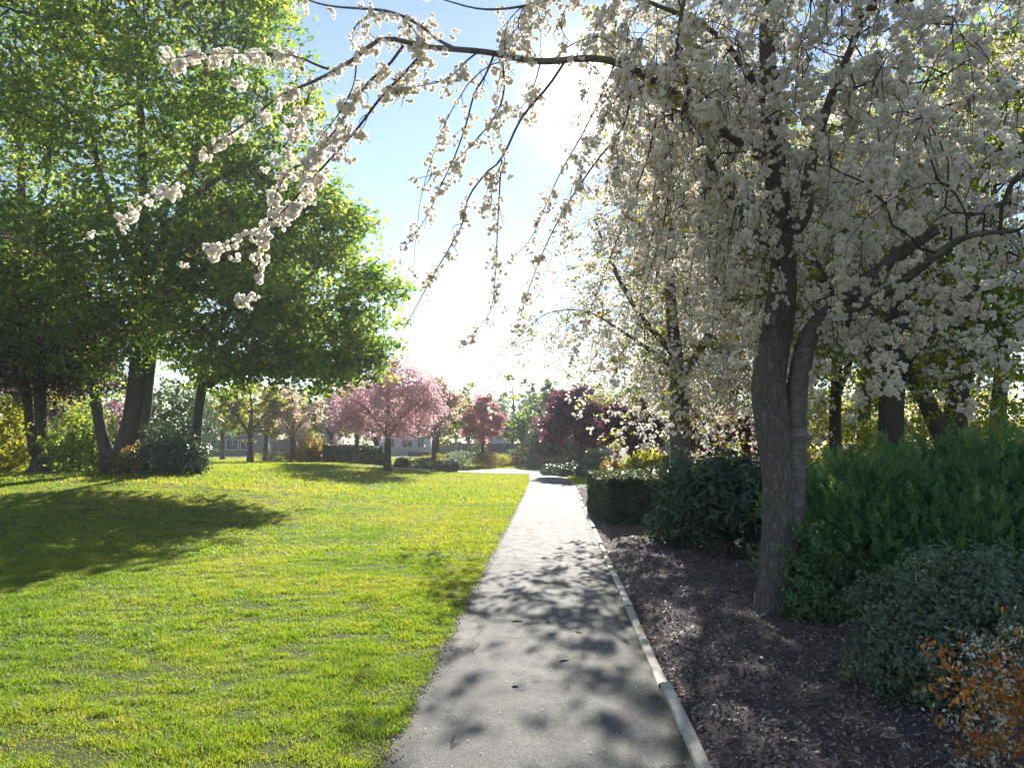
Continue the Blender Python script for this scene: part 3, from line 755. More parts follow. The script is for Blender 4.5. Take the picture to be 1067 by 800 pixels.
for q_ in tr[1:]: build('stem' if q_[1].max() > .085 else 'limb', *tubes(rough([dense(q_[0], q_[1], 18)], .06, 4)), MAT['bark_cherry'], CH, smooth=True)
# long limbs over the path
fg = []
for q in (limbL, topE, topF):
    s = spline(q, 60); fg.append((s[:, :3], s[:, 3], 9))
build('limb', *tubes(rough(fg[:1], .05)), MAT['bark_cherry'], CH, smooth=True)
build('limb', *tubes(rough(fg[1:2], .05)), MAT['bark_cherry'], CH, smooth=True)
build('limb', *tubes(rough(fg[2:], .05)), MAT['bark_cherry'], CH, smooth=True)
# drooping twigs traced at their own distances
def tw(d, pts, r0=.008):
    n = len(pts); d = np.linspace(d[0], d[1], n) if isinstance(d, tuple) else np.full(n, d)
    P = np.array([at(x, y, dd) for (x, y), dd in zip(pts, d)])
    s = spline(P, 28); return s, np.linspace(r0, r0 * .28, 28)
TW = [tw((4.7, 4.3), [(342, 72), (330, 68), (317, 62), (297, 57), (264, 56), (225, 56), (170, 62)]),
      tw((4.9, 4.4), [(444, 52), (420, 78), (396, 103), (371, 136), (345, 165), (322, 190), (300, 215), (270, 240), (235, 255), (198, 269)], .011),
      tw((4.9, 4.4), [(420, 48), (405, 68), (385, 85), (370, 105), (350, 135), (325, 165), (300, 180), (285, 210), (275, 250), (265, 290), (250, 318)], .010),
      tw((4.7, 4.5), [(326, 89), (318, 110), (308, 135), (290, 160), (275, 178)], .006),
      tw((4.8, 4.5), [(372, 58), (368, 90), (352, 120), (330, 150), (312, 190)], .006),
      tw((5.1, 5.5), [(516, 54), (506, 78), (494, 99), (485, 132), (473, 165), (461, 190), (448, 219), (436, 239), (420, 260)]),
      tw((5.2, 5.5), [(523, 58), (525, 95), (514, 124), (486, 157), (469, 173), (452, 182), (424, 188)], .007),
      tw((5.5, 6.2), [(590, 62), (572, 89), (543, 124), (523, 165), (506, 181), (488, 206), (481, 235), (465, 264), (448, 293), (428, 330), (418, 346)], .011),
      tw((5.9, 6.3), [(523, 167), (521, 190), (518, 247), (516, 289), (510, 326), (488, 352), (474, 362)], .007),
      tw((5.9, 6.3), [(522, 172), (514, 188), (512, 203), (505, 220)], .006),
      tw((4.9, 4.8), [(444, 52), (436, 68), (425, 85), (418, 112)], .006),
      tw((5.5, 5.8), [(564, 62), (556, 90), (545, 110), (535, 118)], .006),
      tw((5.0, 4.8), [(500, 53), (486, 64), (470, 80), (448, 88), (420, 92), (400, 95)], .007),
      tw((4.85, 4.8), [(403, 12), (390, 16), (375, 24), (369, 30)], .004),
      tw((4.8, 4.7), [(420, 18), (438, 40), (446, 48)], .005),
      tw((6.0, 6.6), [(660, 74), (650, 130), (620, 170), (590, 215), (566, 262), (548, 310), (536, 352)], .010),
      tw((6.0, 6.6), [(640, 68), (612, 130), (584, 180), (566, 220), (552, 250), (520, 282)], .008),
      tw((6.3, 6.8), [(690, 92), (676, 160), (650, 230), (624, 300), (604, 350), (592, 392)], .009),
      tw((6.3, 6.7), [(700, 100), (700, 170), (690, 240), (672, 300), (660, 360)], .009),
      tw((6.6, 6.9), [(735, 120), (735, 200), (722, 270), (712, 330)], .008),
      tw((5.3, 5.3), [(545, 8), (540, 26), (548, 44), (560, 60)], .006), tw((5.4, 5.4), [(590, 6), (585, 30), (600, 52)], .006)]
# long weeping strands under the limbs
for q, lo, hi, cnt in ((limbL, 10, 66, 34), (limbL, 66, 104, 3), (topF, 6, 60, 26), (topF, 60, 100, 6), (limbM, 8, 60, 14)):
    sq = spline(q, 200 if q is limbL else 120)[:, :3]
    for _ in range(cnt):
        p0 = sq[rng.integers(lo, hi)]; n_ = 26; P_ = np.zeros((n_, 3)); P_[0] = p0
        d_ = unit(np.array([rng.normal() * .8 - .25, rng.normal() * .7 + .15, rng.uniform(-.2, .5)])); L_ = rng.uniform(.7, 2.3) / n_
        for k_ in range(1, n_):
            d_ = unit(d_ + np.array([0, 0, -.17]) + rng.normal(size=3) * .09); P_[k_] = P_[k_ - 1] + d_ * L_
        if P_[-1, 2] < 2.1: continue
        TW.append((P_, np.linspace(.0052, .0016, n_)))
# small side shoots from the traced twigs
side = []
for s, q in list(TW):
    for _ in range(5):
        i = rng.integers(3, 24); d = unit(rng.normal(size=3) * np.array([1, .7, .5]) + np.array([-.3, 0, -.9]))
        L = rng.uniform(.04, .12); tt = np.linspace(0, 1, 6)[:, None]
        P = s[i] + d * L * tt + rng.normal(size=3) * .03 * np.sin(tt * 3) + np.array([0, 0, -.08]) * tt ** 2
        side.append((P, np.linspace(.0035, .0015, 6)))
# weeping twigs from the whole crown
idx = rng.choice(np.where((r < .02))[0], size=900)
K = 8; P = np.zeros((900, K, 3)); P[:, 0] = N[idx]
d = unit(rng.normal(size=(900, 3)) + np.array([-.2, 0, -.3])); L = rng.uniform(.25, .95, 900)[:, None] / (K - 1)
for k in range(1, K):
    d = unit(d + np.array([0, 0, -.28]) + rng.normal(size=(900, 3)) * .12); P[:, k] = P[:, k - 1] + d * L
ok = P[:, -1, 2] > 1.7; P = P[ok]
parts = [tubes([(s, q, 5) for s, q in TW + side]), batch_tubes(P, np.linspace(.0042, .0016, K)[None] * np.ones((len(P), 1)))]
build('branches', *merge([tubes(br)] + parts), MAT['twig'], CH, smooth=True)
# blossom bunches: dense on the traced twigs, then through the crown
pos = []
def along(s, dens, sig, lo=.12, gap=.34):
    L = np.sum(np.linalg.norm(np.diff(s, axis=0), axis=1)); n = max(2, int(L * dens))
    t = lo + (1 - lo) * rng.random(n); w = vnoise(t * L * 3.2, np.full(n, rng.random() * 90), 3); t = t[w > gap]
    i = t * (len(s) - 1); a = np.floor(i).astype(int); a = np.minimum(a, len(s) - 2); f = (i - a)[:, None]
    return s[a] * (1 - f) + s[a + 1] * f + rng.normal(size=(len(t), 3)) * sig + np.array([0, 0, -.02])
for k, (s, q) in enumerate(TW): pos.append(along(s, 40 if k in (0, 1, 2, 4) else (20 if k < 22 else 13), .024, .1 if k in (1, 2) else .2, .2 if k in (0, 1, 2, 4) else .3))
for s, q in side: pos.append(along(s, 15, .015, .3))
sL = spline(limbL, 200)[:, :3]; pos.append(along(sL[118:], 34, .022, .0, .24)); pos.append(along(sL[40:118], 6, .03, 0))
sE = spline(topF, 120)[:, :3]; pos.append(along(sE[40:], 60, .085, 0)); sE = spline(topE, 60)[:, :3]; pos.append(along(sE, 12, .03, 0)); pos.append(along(sE[:25], 50, .07, 0))
near_pos = np.concatenate(pos)
def clear_trunk(p):
    # the trunk stands free of blossom below its upper third
    v = p - np.array([0, 0, CAM_Z]); dy = v[:, 1]; ox = p[:, 0] - (2.52 + .02 * (p[:, 2] - 2)) * dy / 7.2
    ze = CAM_Z + v[:, 2] * 7.2 / dy
    return ~((dy < 7.25) & (np.abs(ox) < .34 * dy / 7.2) & (ze < 3.6) & (rng.random(len(p)) < .93))
far_pos = np.concatenate([P[:, 1:].reshape(-1, 3)[rng.random(len(P) * (K - 1)) < .8], leaf_cloud(N, r, .012, 3200, .07, .8, 5)[:, :3]])
far_pos = far_pos + rng.normal(size=far_pos.shape) * .03
far_pos = far_pos[vnoise(far_pos[:, 0] * 2.3 + far_pos[:, 1] * .6, far_pos[:, 2] * 2.3 + far_pos[:, 1] * 1.9, 17) > .30]
far_pos = far_pos[far_pos[:, 2] > 1.75]; far_pos = far_pos[clear_trunk(far_pos)]
sel = rng.random(len(far_pos)) < .29
far_pos = np.concatenate([far_pos[sel] + rng.normal(size=(sel.sum(), 3)) * .034 for _ in range(3)])
nr_ = (far_pos[:, 1] < 6.9) & (far_pos[:, 0] > 1.6) & (rng.random(len(far_pos)) < .9)
V1, Q1 = merge([bunches(BUNCH_NEAR, near_pos, .82), bunches(BUNCH_NEAR, far_pos[nr_], 1.0)]); far_pos = far_pos[~nr_]
V2, Q2 = bunches(BUNCH_MID, far_pos, 1.0)
V, Q = merge([(V1, Q1), (V2, Q2)])
build('blossom', V, Q, MAT['blossom_white'], CH, attrs={'rnd': np.r_[rnd_attr(len(V1), len(BUNCH_NEAR[0][0])), rnd_attr(len(V2), len(BUNCH_MID[0][0]))]})
gp_ = far_pos[rng.random(len(far_pos)) < .9] + rng.normal(size=(1, 3)) * 0; gp_ = gp_[:5200] + rng.normal(size=gp_[:5200].shape) * .09
V, Q = leaves_mesh(gp_, LEAF2, .06, .3); build('young_leaves', V, Q, MAT['yellowgreen'], CH, attrs={'rnd': rnd_attr(len(V), 5)})
lp = np.concatenate([near_pos[rng.random(len(near_pos)) < .10], far_pos[rng.random(len(far_pos)) < .95], far_pos[rng.random(len(far_pos)) < .4]]); lp = lp + rng.normal(size=lp.shape) * .022
V, Q = leaves_mesh(lp, LEAF2, .045, .3); build('leaves', V, Q, MAT['bronze'], CH, attrs={'rnd': rnd_attr(len(V), 5)})

# ------------------------------------------------------------------ second white cherry, weeping, and the trees behind
add_tree('weeping_cherry', 'weeping cherry veiled in small white blossom behind the clipped box hedge', 'tree',
    [[gp(710, 17, .4), pt(710, 500, 17, .27), pt(709, 470, 17, .23), pt(708, 430, 17, .22), pt(706, 390, 17, .18), pt(700, 330, 17, .13), pt(696, 260, 17, .12), pt(690, 180, 17, .08), pt(686, 110, 17, .04)],
     [pt(707, 400, 17, .10), pt(738, 350, 16.6, .08), pt(765, 290, 16.4, .055), pt(785, 220, 16.2, .03)],
     [pt(705, 385, 17, .07), pt(655, 350, 16.8, .035), pt(612, 325, 16.6, .017), pt(572, 326, 16.5, .010), pt(540, 348, 16.5, .006)],
     [pt(704, 370, 17, .09), pt(668, 330, 16.4, .06), pt(640, 280, 15.8, .045), pt(620, 230, 15.6, .02)]],
    [e(712, 240, 17, 2.1, 2.6, 3.0), e(755, 280, 16.6, 2.2, 2.4, 2.6), e(658, 300, 16.6, .8, 1.2, 1.4), e(715, 120, 17, 1.5, 2.1, 2.1), e(760, 380, 16.5, 1.6, 1.8, .8), e(628, 352, 16.6, .9, 1.1, .8), e(585, 345, 16.5, .5, .6, .7), e(540, 352, 16.5, .45, .4, .35), e(675, 380, 15.8, 1.1, 1.1, .5), e(730, 385, 15.4, 1.6, 1.0, .45)],
    1000, .32, .42, .27, .006, MAT['bark_cherry'], 'blossom', 26000, .1, MAT['blossom_white'], puffs=BUNCH_FAR, pscale=.6, sigma=.06, zmin=1.5, trop=(0, 0, -.16), twigs=2600, twlen=(.8, 2.4), thr=.035,
    second=('leaves', 16000, .085, MAT['yellowgreen']))
add_tree('cherry_tree', 'cherry with a dark upright trunk and white blossom rising behind the conifer mound', 'tree',
    [[gp(930, 12, .26), pt(930, 480, 12, .2), pt(929, 440, 12, .19), pt(930, 400, 12, .18), pt(938, 350, 12, .15), pt(936, 290, 12, .12), pt(938, 200, 12, .08), pt(935, 100, 12, .04)],
     [pt(932, 390, 12, .12), pt(965, 350, 11.6, .09), pt(1010, 310, 11.4, .06), pt(1060, 290, 11.2, .03)],
     [pt(931, 400, 12, .1), pt(900, 360, 12, .08), pt(870, 310, 12, .05), pt(850, 270, 12, .03)]],
    [e(930, 200, 12, 2.6, 2.4, 2.6), e(1020, 270, 11.6, 1.9, 2, 1.8), e(880, 300, 12, 1.3, 1.6, 1.1), e(1000, 100, 12, 2.2, 2.2, 1.8), e(960, 370, 11.8, 1.5, 1.6, .6)],
    900, .3, .4, .2, .006, MAT['bark_dark'], 'blossom', 5500, .1, MAT['blossom_white'], puffs=BUNCH_FAR, pscale=.62, sigma=.06, zmin=2.0, trop=(0, 0, -.06), twigs=1100, twlen=(.4, 1.1), thr=.03,
    second=('leaves', 9000, .075, MAT['yellowgreen']))
add_tree('leaning_tree', 'dark trunk leaning steeply left behind the conifer mound', 'tree',
    [[gp(996, 14, .26), pt(988, 470, 14, .19), pt(976, 442, 14, .17), pt(962, 412, 14, .15), pt(950, 395, 14, .14), pt(925, 360, 14, .11), pt(895, 310, 14, .07), pt(875, 250, 14, .04)]],
    [e(900, 270, 14, 2, 2, 1.9), e(960, 330, 14, 1.8, 2, 1.2)], 380, .35, .45, .18, .007, MAT['bark_dark'], 'crown', 9000, .1, MAT['yellowgreen'], LEAF2, .18, 2.5, thr=.03, twigs=700)
add_tree('green_tree', 'tree of fresh green leaves at the right edge behind the conifer mound', 'tree',
    [[gp(1000, 16, .3), pt(998, 470, 16, .24), pt(996, 430, 16, .22), pt(1005, 360, 16, .18), pt(1020, 260, 16, .12), pt(1030, 150, 16, .06)]],
    [e(1030, 230, 16, 3, 3, 3.6), e(1070, 320, 15.5, 2.2, 2.4, 2), e(1060, 120, 16, 2.6, 2.6, 2.4), e(980, 350, 16, 1.8, 2, 1)], 700, .42, .55, .25, .008, MAT['bark_dark'], 'crown', 16000, .13, MAT['maple_warm'], LEAF2, .22, 2.4, thr=.04, twigs=1100)
add_tree('slim_tree', 'slim tree with thin trunk and sparse yellow green leaves right of the forked cherry trunk', 'tree',
    [[gp(872, 19, .2), pt(871, 470, 19, .15), pt(870, 430, 19, .14), pt(872, 380, 19, .12), pt(868, 300, 19, .08), pt(864, 200, 19, .05)], [pt(871, 415, 19, .08), pt(884, 385, 19, .06), pt(892, 350, 19, .04)]],
    [e(868, 260, 19, 2.6, 2.6, 3.2), e(880, 380, 19, 2, 2, 1)], 450, .42, .55, .15, .007, MAT['bark_dark'], 'crown', 12000, .12, MAT['yellowgreen'], LEAF2, .2, 2.6, thr=.03, twigs=800)
# dense green trees well behind the right-hand beds
for i, (px, d, top, mt, lab) in enumerate([(760, 33, 130, 'maple', 'tall green tree far behind the weeping cherry'),
                                          (900, 36, 60, 'maple_warm', 'tall yellow green tree far behind the leaning trunk'),
                                          (1040, 31, 40, 'maple', 'tall green tree filling the sky at the right edge'),
                                          (835, 44, 150, 'yellowgreen', 'pale yellow green tree seen beyond the forked cherry trunk')]):
    add_tree('green_tree', lab, 'tree', [[gp(px, d, .4), pt(px, 440, d, .3), pt(px + 4, 350, d, .24), pt(px - 4, 220, d, .12), pt(px, top + 40, d, .05)]],
             [e(px, (top + 400) / 2, d, 4.4, 4, (400 - top) / 2 / 800 * d), e(px + 30, 340, d, 4, 4, 2.6), e(px - 40, 320, d, 3.5, 4, 2.6)], 500, .8, 1.0, .35, .014, MAT['bark_dark'], 'crown', 15000, .26, MAT[mt], KITE, .42, 2.4, group='tall trees behind the right beds', twigs=700, twlen=(.6, 1.4))

# ------------------------------------------------------------------ far trees
def ball_tree(name, label, px, d, y_top, y_bot, halfw, mat, n, size, puffs=None, pscale=1.0, trunk=.2, bark='bark_dark', fork=True, group=None, lean=0, natt=320, crown='crown', sig=None, trop=(0, 0, .05), twigs=500):
    zc = (y_top + y_bot) / 2; rz = (y_bot - y_top) / 2 / F * d; rx = halfw / F * d
    P = [[gp(px - lean, d, trunk * 1.4), pt(px - lean * .8, 470, d, trunk), pt(px, y_bot - 4, d, trunk * .85), pt(px + 1, zc, d, trunk * .5), pt(px, y_top + (y_bot - y_top) * .25, d, trunk * .2)]]
    if fork:
        P.append([pt(px, y_bot - 2, d, trunk * .6), pt(px + halfw * .35, zc + 6, d - .2, trunk * .4), pt(px + halfw * .65, zc - 4, d - .3, trunk * .15)])
        P.append([pt(px, y_bot, d, trunk * .6), pt(px - halfw * .35, zc + 6, d + .2, trunk * .4), pt(px - halfw * .6, zc - 4, d + .3, trunk * .15)])
    E = [e(px, zc, d, rx * .8, rx * .75, rz), e(px - halfw * .45, zc + rz * .2 / d * F, d, rx * .55, rx * .55, rz * .7), e(px + halfw * .45, zc + rz * .25 / d * F, d, rx * .55, rx * .55, rz * .65)]
    return add_tree(name, label, 'tree', P, E, natt, rx * .13, rx * .17, trunk, trunk * .05, MAT[bark], crown, n, size, MAT[mat], KITE, sig or rx * .06, 1.2, group=group, puffs=puffs, pscale=pscale, thr=trunk * .4, twigs=twigs, twlen=(rx * .1, rx * .28), trop=trop)
ball_tree('pink_cherry', 'spreading pink blossoming cherry with dark trunk standing on the lawn edge', 404, 40, 383, 456, 64, 'blossom_pink', 7500, .16, BUNCH_FAR, 1.05, .17, natt=420, crown='blossom')
ball_tree('peach_cherry', 'pale peach blossoming cherry behind the pink cherry', 452, 50, 392, 448, 32, 'blossom_peach', 2600, .2, BUNCH_FAR, 1.6, .15, crown='blossom')
ball_tree('pink_cherry', 'small rose pink cherry right of the green tree by the flower beds', 503, 58, 412, 460, 24, 'blossom_red', 2300, .2, BUNCH_FAR, 1.7, .13, crown='blossom')
ball_tree('green_tree', 'round green tree between the peach cherry and rose pink cherry', 455, 55, 405, 458, 44, 'yellowgreen', 8000, .22, trunk=.2)
ball_tree('pink_cherry', 'mauve pink cherry half hidden left of the spreading pink cherry', 372, 46, 396, 446, 36, 'blossom_pink', 2400, .2, BUNCH_FAR, 1.5, .13, crown='blossom')
for px, d, top, hw, mt, lab in [(261, 50, 398, 42, 'yellowgreen', 'yellow green tree in front of the grey bungalow'), (277, 60, 400, 34, 'yellowgreen', 'yellow green tree with broad trunk right of the bungalow'),
                                (305, 52, 402, 40, 'blossom_peach', 'tree of creamy pink and yellow leaves left of the dark hedge'), (320, 64, 405, 34, 'palegreen', 'pale green tree before the brown brick house'),
                                (345, 58, 410, 30, 'yellowgreen', 'yellow green tree behind the dark clipped hedge'), (392, 56, 420, 26, 'palegreen', 'pale tree left of the pink cherry trunk'), (232, 66, 400, 40, 'palegreen', 'pale green tree behind the dark shrub and slim maple')]:
    ball_tree('young_tree', lab, px, d, top, 455, hw, mt, 4600, .2, trunk=.19, group='young trees along the far lawn edge', natt=240)
ball_tree('purple_plum', 'purple leaved plum with dense dark crown beyond the bend of the path', 606, 40, 405, 466, 37, 'plum', 17000, .2, trunk=.2, natt=420, sig=.22)
ball_tree('red_plum', 'dark red leaved plum behind the weeping cherry trunk, left of it', 660, 30, 412, 474, 40, 'plum', 9000, .17, trunk=.13)
ball_tree('red_plum', 'purple red plum close behind the weeping cherry, right of its trunk', 738, 34, 420, 474, 32, 'plum', 7000, .18, trunk=.13)
ball_tree('red_plum', 'orange pink leaved plum seen just left of the forked cherry trunk', 778, 31, 420, 474, 30, 'redleaf', 6000, .17, trunk=.13)
for px, d, top, hw, mt, n, lab in [(534, 85, 385, 22, 'palegreen', 1500, 'tall thin bare tree with fine twigs beyond the rose pink cherry'), (552, 75, 395, 20, 'palegreen', 2200, 'slim birch like tree with pale leaves above the far bend of the path'),
                                (575, 62, 395, 30, 'palegreen', 5200, 'bushy pale green tree left of the purple plum'), (545, 66, 425, 24, 'maple', 3200, 'low dark green tree beyond the clipped domes'), (488, 80, 398, 22, 'palegreen', 1500, 'bare grey tree behind the rose pink cherry')]:
    ball_tree('thin_tree', lab, px, d, top, 462, hw, mt, n, .24, trunk=.2, natt=300, group='thin trees at the end of the path', trop=(0, 0, .15))
# far backdrop of trees
for i, (px, d, top, hw, mt, lab) in enumerate([(180, 95, 395, 70, 'maple', 'distant green tree behind the left shrubs'), (80, 80, 380, 70, 'maple_warm', 'distant green tree between the double trunk and the maple'), (310, 110, 412, 60, 'palegreen', 'distant pale tree above the brown brick house'),
                                          (420, 115, 425, 50, 'palegreen', 'distant pale tree behind the white house'), (515, 110, 420, 45, 'palegreen', 'distant pale tree straight ahead beyond the garden'), (600, 85, 400, 55, 'maple', 'distant green tree behind the purple plum'),
                                          (690, 70, 380, 60, 'maple_warm', 'distant green tree behind the red plums'), (960, 60, 370, 90, 'yellowgreen', 'distant yellow tree low behind the leaning trunk'), (840, 70, 400, 70, 'yellowgreen', 'distant yellow tree low behind the slim trunk'), (15, 70, 385, 60, 'yellowgreen', 'distant yellow green tree low at the left edge')]):
    ball_tree('distant_tree', lab, px, d, top, 462, hw, mt, 5200, .38, trunk=.35, natt=220, group='distant trees closing the view', sig=.5)

# ------------------------------------------------------------------ shrubs
def blob_points(B, n, shell=.72, per=9, sig=.05):
    B = np.asarray(B, float); ar = B[:, 3] * B[:, 5] + B[:, 3] * B[:, 4]
    m = max(6, n // per)
    i = rng.choice(len(B), size=m, p=ar / ar.sum())
    u = unit(rng.normal(size=(m, 3))); q = shell + (1 - shell) * rng.random(m) ** .7; q = np.where(rng.random(m) < .2, q * rng.random(m), q)
    bump = 1 + .42 * (vnoise(u[:, 0] * 2.6 + i * 5 + 40, u[:, 2] * 2.6 + u[:, 1] * 2, 8) - .5) + .22 * (vnoise(u[:, 0] * 7 + i * 3, u[:, 2] * 7 + u[:, 1] * 5, 9) - .5)
    p = B[i, :3] + u * B[i, 3:6] * (q * bump)[:, None]
    nr = unit(u / B[i, 3:6])
    k = rng.integers(m, size=n)
    return p[k] + rng.normal(size=(n, 3)) * sig + nr[k] * (sig * 1.5 * rng.random((n, 1))), nr[k], np.clip(.6 * rng.random(m)[k] + .4 * rng.random(n), 0, 1)
def shrub(name, label, cat, B, n, tmpl, size, mat, group=None, stems=0, shell=.72, jit=.8, along_out=False, stemr=.02, second=None, part='foliage', per=9, sig=None):
    B = np.asarray(B, float); sig = sig or size * .55
    c = np.average(B[:, :3], axis=0); gz = float(hgt(c[0], c[1]))
    p, nr, tone = blob_points(B, n, shell, per, sig); ok = p[:, 2] > hgt(p[:, 0], p[:, 1]) + .02; p, nr, tone = p[ok], nr[ok], tone[ok]
    if along_out:
        R = rand_frames(len(p), nr, jit)
        x = unit(nr * .8 + np.array([0, 0, .75]) + rng.normal(size=p.shape) * .42); z = unit(np.cross(x, rng.normal(size=p.shape))); R = np.stack([x, np.cross(z, x), z], 2)
    else: R = rand_frames(len(p), nr, jit)
    V, Q = scatter(tmpl[0], tmpl[1], p, R, size * rng.uniform(.65, 1.35, len(p)))
    if stems:
        root = thing(name, (c[0], c[1], gz), label, cat, group); ch = []
        for k in range(stems):
            b = B[rng.integers(len(B))]; f = np.array([c[0] + rng.normal() * .12, c[1] + rng.normal() * .12, gz - .03]); tpt = b[:3] + rng.normal(size=3) * b[3:6] * .4
            mid = (f + tpt) / 2 + rng.normal(size=3) * np.array([.12, .12, .05]); s = spline([f, mid, tpt], 9); ch.append((s, np.linspace(stemr, stemr * .4, 9), 6))
        build('stems', *tubes(ch), MAT['bark_dark'], root, smooth=True)
        o = build(part, V, Q, mat, root, attrs={'rnd': np.repeat(tone, len(tmpl[0]))})
        if second:
            nm, cnt, sz, mt = second; p2, n2, _t = blob_points(B, cnt, .9, 5, sig * .8); ok = p2[:, 2] > hgt(p2[:, 0], p2[:, 1]) + .05; p2, n2 = p2[ok], n2[ok]
            V, Q = scatter(*LEAF2, p2, rand_frames(len(p2), n2, .8), sz * rng.uniform(.6, 1.3, len(p2))); build(nm, V, Q, mt, root, attrs={'rnd': rnd_attr(len(V), 5)})
        return root
    o = build(name, V - np.array([c[0], c[1], gz]), Q, mat, None, attrs={'rnd': np.repeat(tone, len(tmpl[0]))}); o.location = (c[0], c[1], gz)
    return tag(o, label, cat, group)
def b(px, d, w, dep, h, zc=None, dx=0):
    g = G(px, d); return (g[0] + dx, d, g[2] + (h * .45 if zc is None else zc), w, dep, h * .55 if zc is None else h)
# right-hand bed, near
shrub('conifer_mound', 'big feathery green conifer mound filling the bed right of the cherry trunk', 'shrub',
      [b(935, 8.3, 1.1, 1.0, 1.35), b(1010, 8.6, 1.3, 1.1, 1.5), b(878, 8.0, .8, .8, 1.42), b(1080, 8.4, 1.5, 1.2, 1.55), b(1000, 7.4, 1.2, .7, 1.05), b(1120, 7.4, 1.3, .9, 1.3)], 40000, SPRAY, .15, MAT['juniper'], stems=9, along_out=True, shell=.55, per=9, sig=.075)
shrub('laurel_shrub', 'low light green shrub with glossy leaves at the left foot of the conifer mound', 'shrub',
      [b(838, 7.05, .27, .3, .95), b(862, 7.1, .34, .3, .85), b(845, 6.9, .3, .25, .5)], 9000, LEAF2, .042, MAT['hebe'], stems=5, shell=.6)
shrub('rounded_shrub', 'rounded grey green shrub in front of the conifer mound at right', 'shrub',
      [b(1000, 4.95, .62, .6, .98), b(945, 4.9, .36, .4, .8), b(1060, 4.9, .5, .5, .95), b(985, 4.6, .5, .3, .55)], 30000, LEAF2, .036, MAT['greygreen'], stems=10, shell=.6, per=12, sig=.028, second=('young_leaves', 5200, .03, MAT['palegreen']))
shrub('orange_shrub', 'shrub of orange leaves with cream edged sprigs at the lower right corner', 'shrub',
      [b(1034, 3.45, .15, .18, .2, .56), b(990, 3.4, .13, .13, .14, .60), b(1070, 3.5, .2, .2, .24, .56), b(1003, 3.4, .12, .14, .16, .38), b(1050, 3.4, .16, .16, .2, .26)], 1150, LEAF2, .034, MAT['orange'], stems=16, shell=.3, stemr=.006, per=6, sig=.035, second=('cream_leaves', 1300, .024, MAT['cream']))
shrub('rhododendron', 'dark rhododendron with drooping leaves and bare twisted stems left of the cherry trunk', 'shrub',
      [b(762, 11, .62, .6, .42, .98), b(738, 10.8, .4, .4, .36, .9), b(788, 11.2, .42, .5, .4, .92), b(765, 10.6, .5, .3, .3, .66)], 6800, LANCE, .15, MAT['laurel'], stems=12, shell=.5, stemr=.028)
shrub('rhododendron', 'smaller dark glossy shrub between the box hedge and the twisted stems', 'shrub',
      [b(706, 12.4, .3, .4, .5, .8), b(700, 12, .35, .3, .3, .3), b(722, 11.8, .3, .3, .32, .42)], 3600, LANCE, .13, MAT['laurel'], stems=7, shell=.5)
def hedge(name, label, x0, x1, y0, y1, h, n, mat, size=.05, round_=.08, group=None):
    g = rng.random((n, 3)); p = g * np.array([x1 - x0, y1 - y0, h]) + np.array([x0, y0, 0])
    f = rng.integers(0, 8, n)
    nr = np.zeros((n, 3))
    for k, (ax, val, sg) in enumerate(((0, x0, -1), (0, x1, 1), (1, y0, -1), (1, y1, 1), (2, h, 1), (2, h, 1))):
        mk = f == k; p[mk, ax] = val - sg * abs(rng.normal(size=mk.sum())) * round_; nr[mk, ax] = sg
    p += rng.normal(size=p.shape) * .015
    p[:, 2] += .05 * (vnoise(p[:, 0] * 2, p[:, 1] * 2, 5) - .5) * (p[:, 2] / h)
    p[:, 2] += hgt(p[:, 0], p[:, 1]); nr += np.array([0, 0, .2])
    V, Q = scatter(*LEAF2, p, rand_frames(n, nr, .8), size * rng.uniform(.6, 1.4, n))
    c = ((x0 + x1) / 2, (y0 + y1) / 2, 0)
    o = build(name, V - np.array(c), Q, mat, attrs={'rnd': rnd_attr(len(V), 5)}); o.location = c
    return tag(o, label, 'hedge', group)
hedge('box_hedge', 'square clipped dark box hedge standing in the bark bed beside the path', 1.80, 2.95, 14.4, 18.6, .97, 42000, MAT['box'], .055)
hedge('low_hedge', 'low clipped hedge with sunlit yellow green top behind the rhododendron', 5.0, 7.6, 20.5, 22.3, .95, 22000, MAT['yellowgreen'], .07)
hedge('low_hedge', 'dark low hedge beyond the weeping cherry trunk', 4.9, 9.6, 26, 27.4, 1.15, 18000, MAT['box'], .09)
hedge('low_hedge', 'pale topped low hedge seen just right of the forked cherry trunk', 8.6, 11.5, 22, 23.2, .9, 14000, MAT['yellowgreen'], .08)
hedge('clipped_hedge', 'long dark clipped hedge at the far side of the lawn left of the pink cherry', *(G(336, 48)[0], G(392, 48)[0]), 48, 50.5, 1.15, 16000, MAT['box'], .12, .15)
shrub('domed_shrub', 'dark domed shrub behind the square box hedge', 'shrub', [b(681, 19.5, .5, .5, .98)], 4500, LEAF2, .07, MAT['box'])
shrub('domed_shrub', 'bright yellow green spiky shrub beyond the dark domed shrub', 'shrub', [b(672, 25, .45, .5, 1.25)], 1800, LANCE, .25, MAT['yellowgreen'], along_out=True)
shrub('leafy_plant', 'loose leafy green plant at the far end of the box hedge', 'plant', [b(652, 20, .55, .6, .85), b(640, 20.5, .3, .4, .7)], 3000, LEAF2, .11, MAT['palegreen'])
shrub('leafy_plant', 'small orange tinged plant beyond the box hedge beside the grass', 'plant', [b(638, 30, .45, .5, 1.0)], 1200, LEAF2, .13, MAT['bronze'])
shrub('rounded_shrub', 'grey green rounded shrub standing before the purple plum trunk', 'shrub', [b(622, 36, .65, .6, 1.35)], 3500, LEAF2, .12, MAT['greygreen'])
shrub('low_planting', 'dark low planting in the flower bed beneath the purple plum', 'plant', [b(584, 40, .8, .6, .5), b(600, 39, .9, .6, .6), b(612, 38, .8, .6, .55), b(573, 41, .5, .5, .42)], 6000, LEAF2, .11, MAT['laurel'])
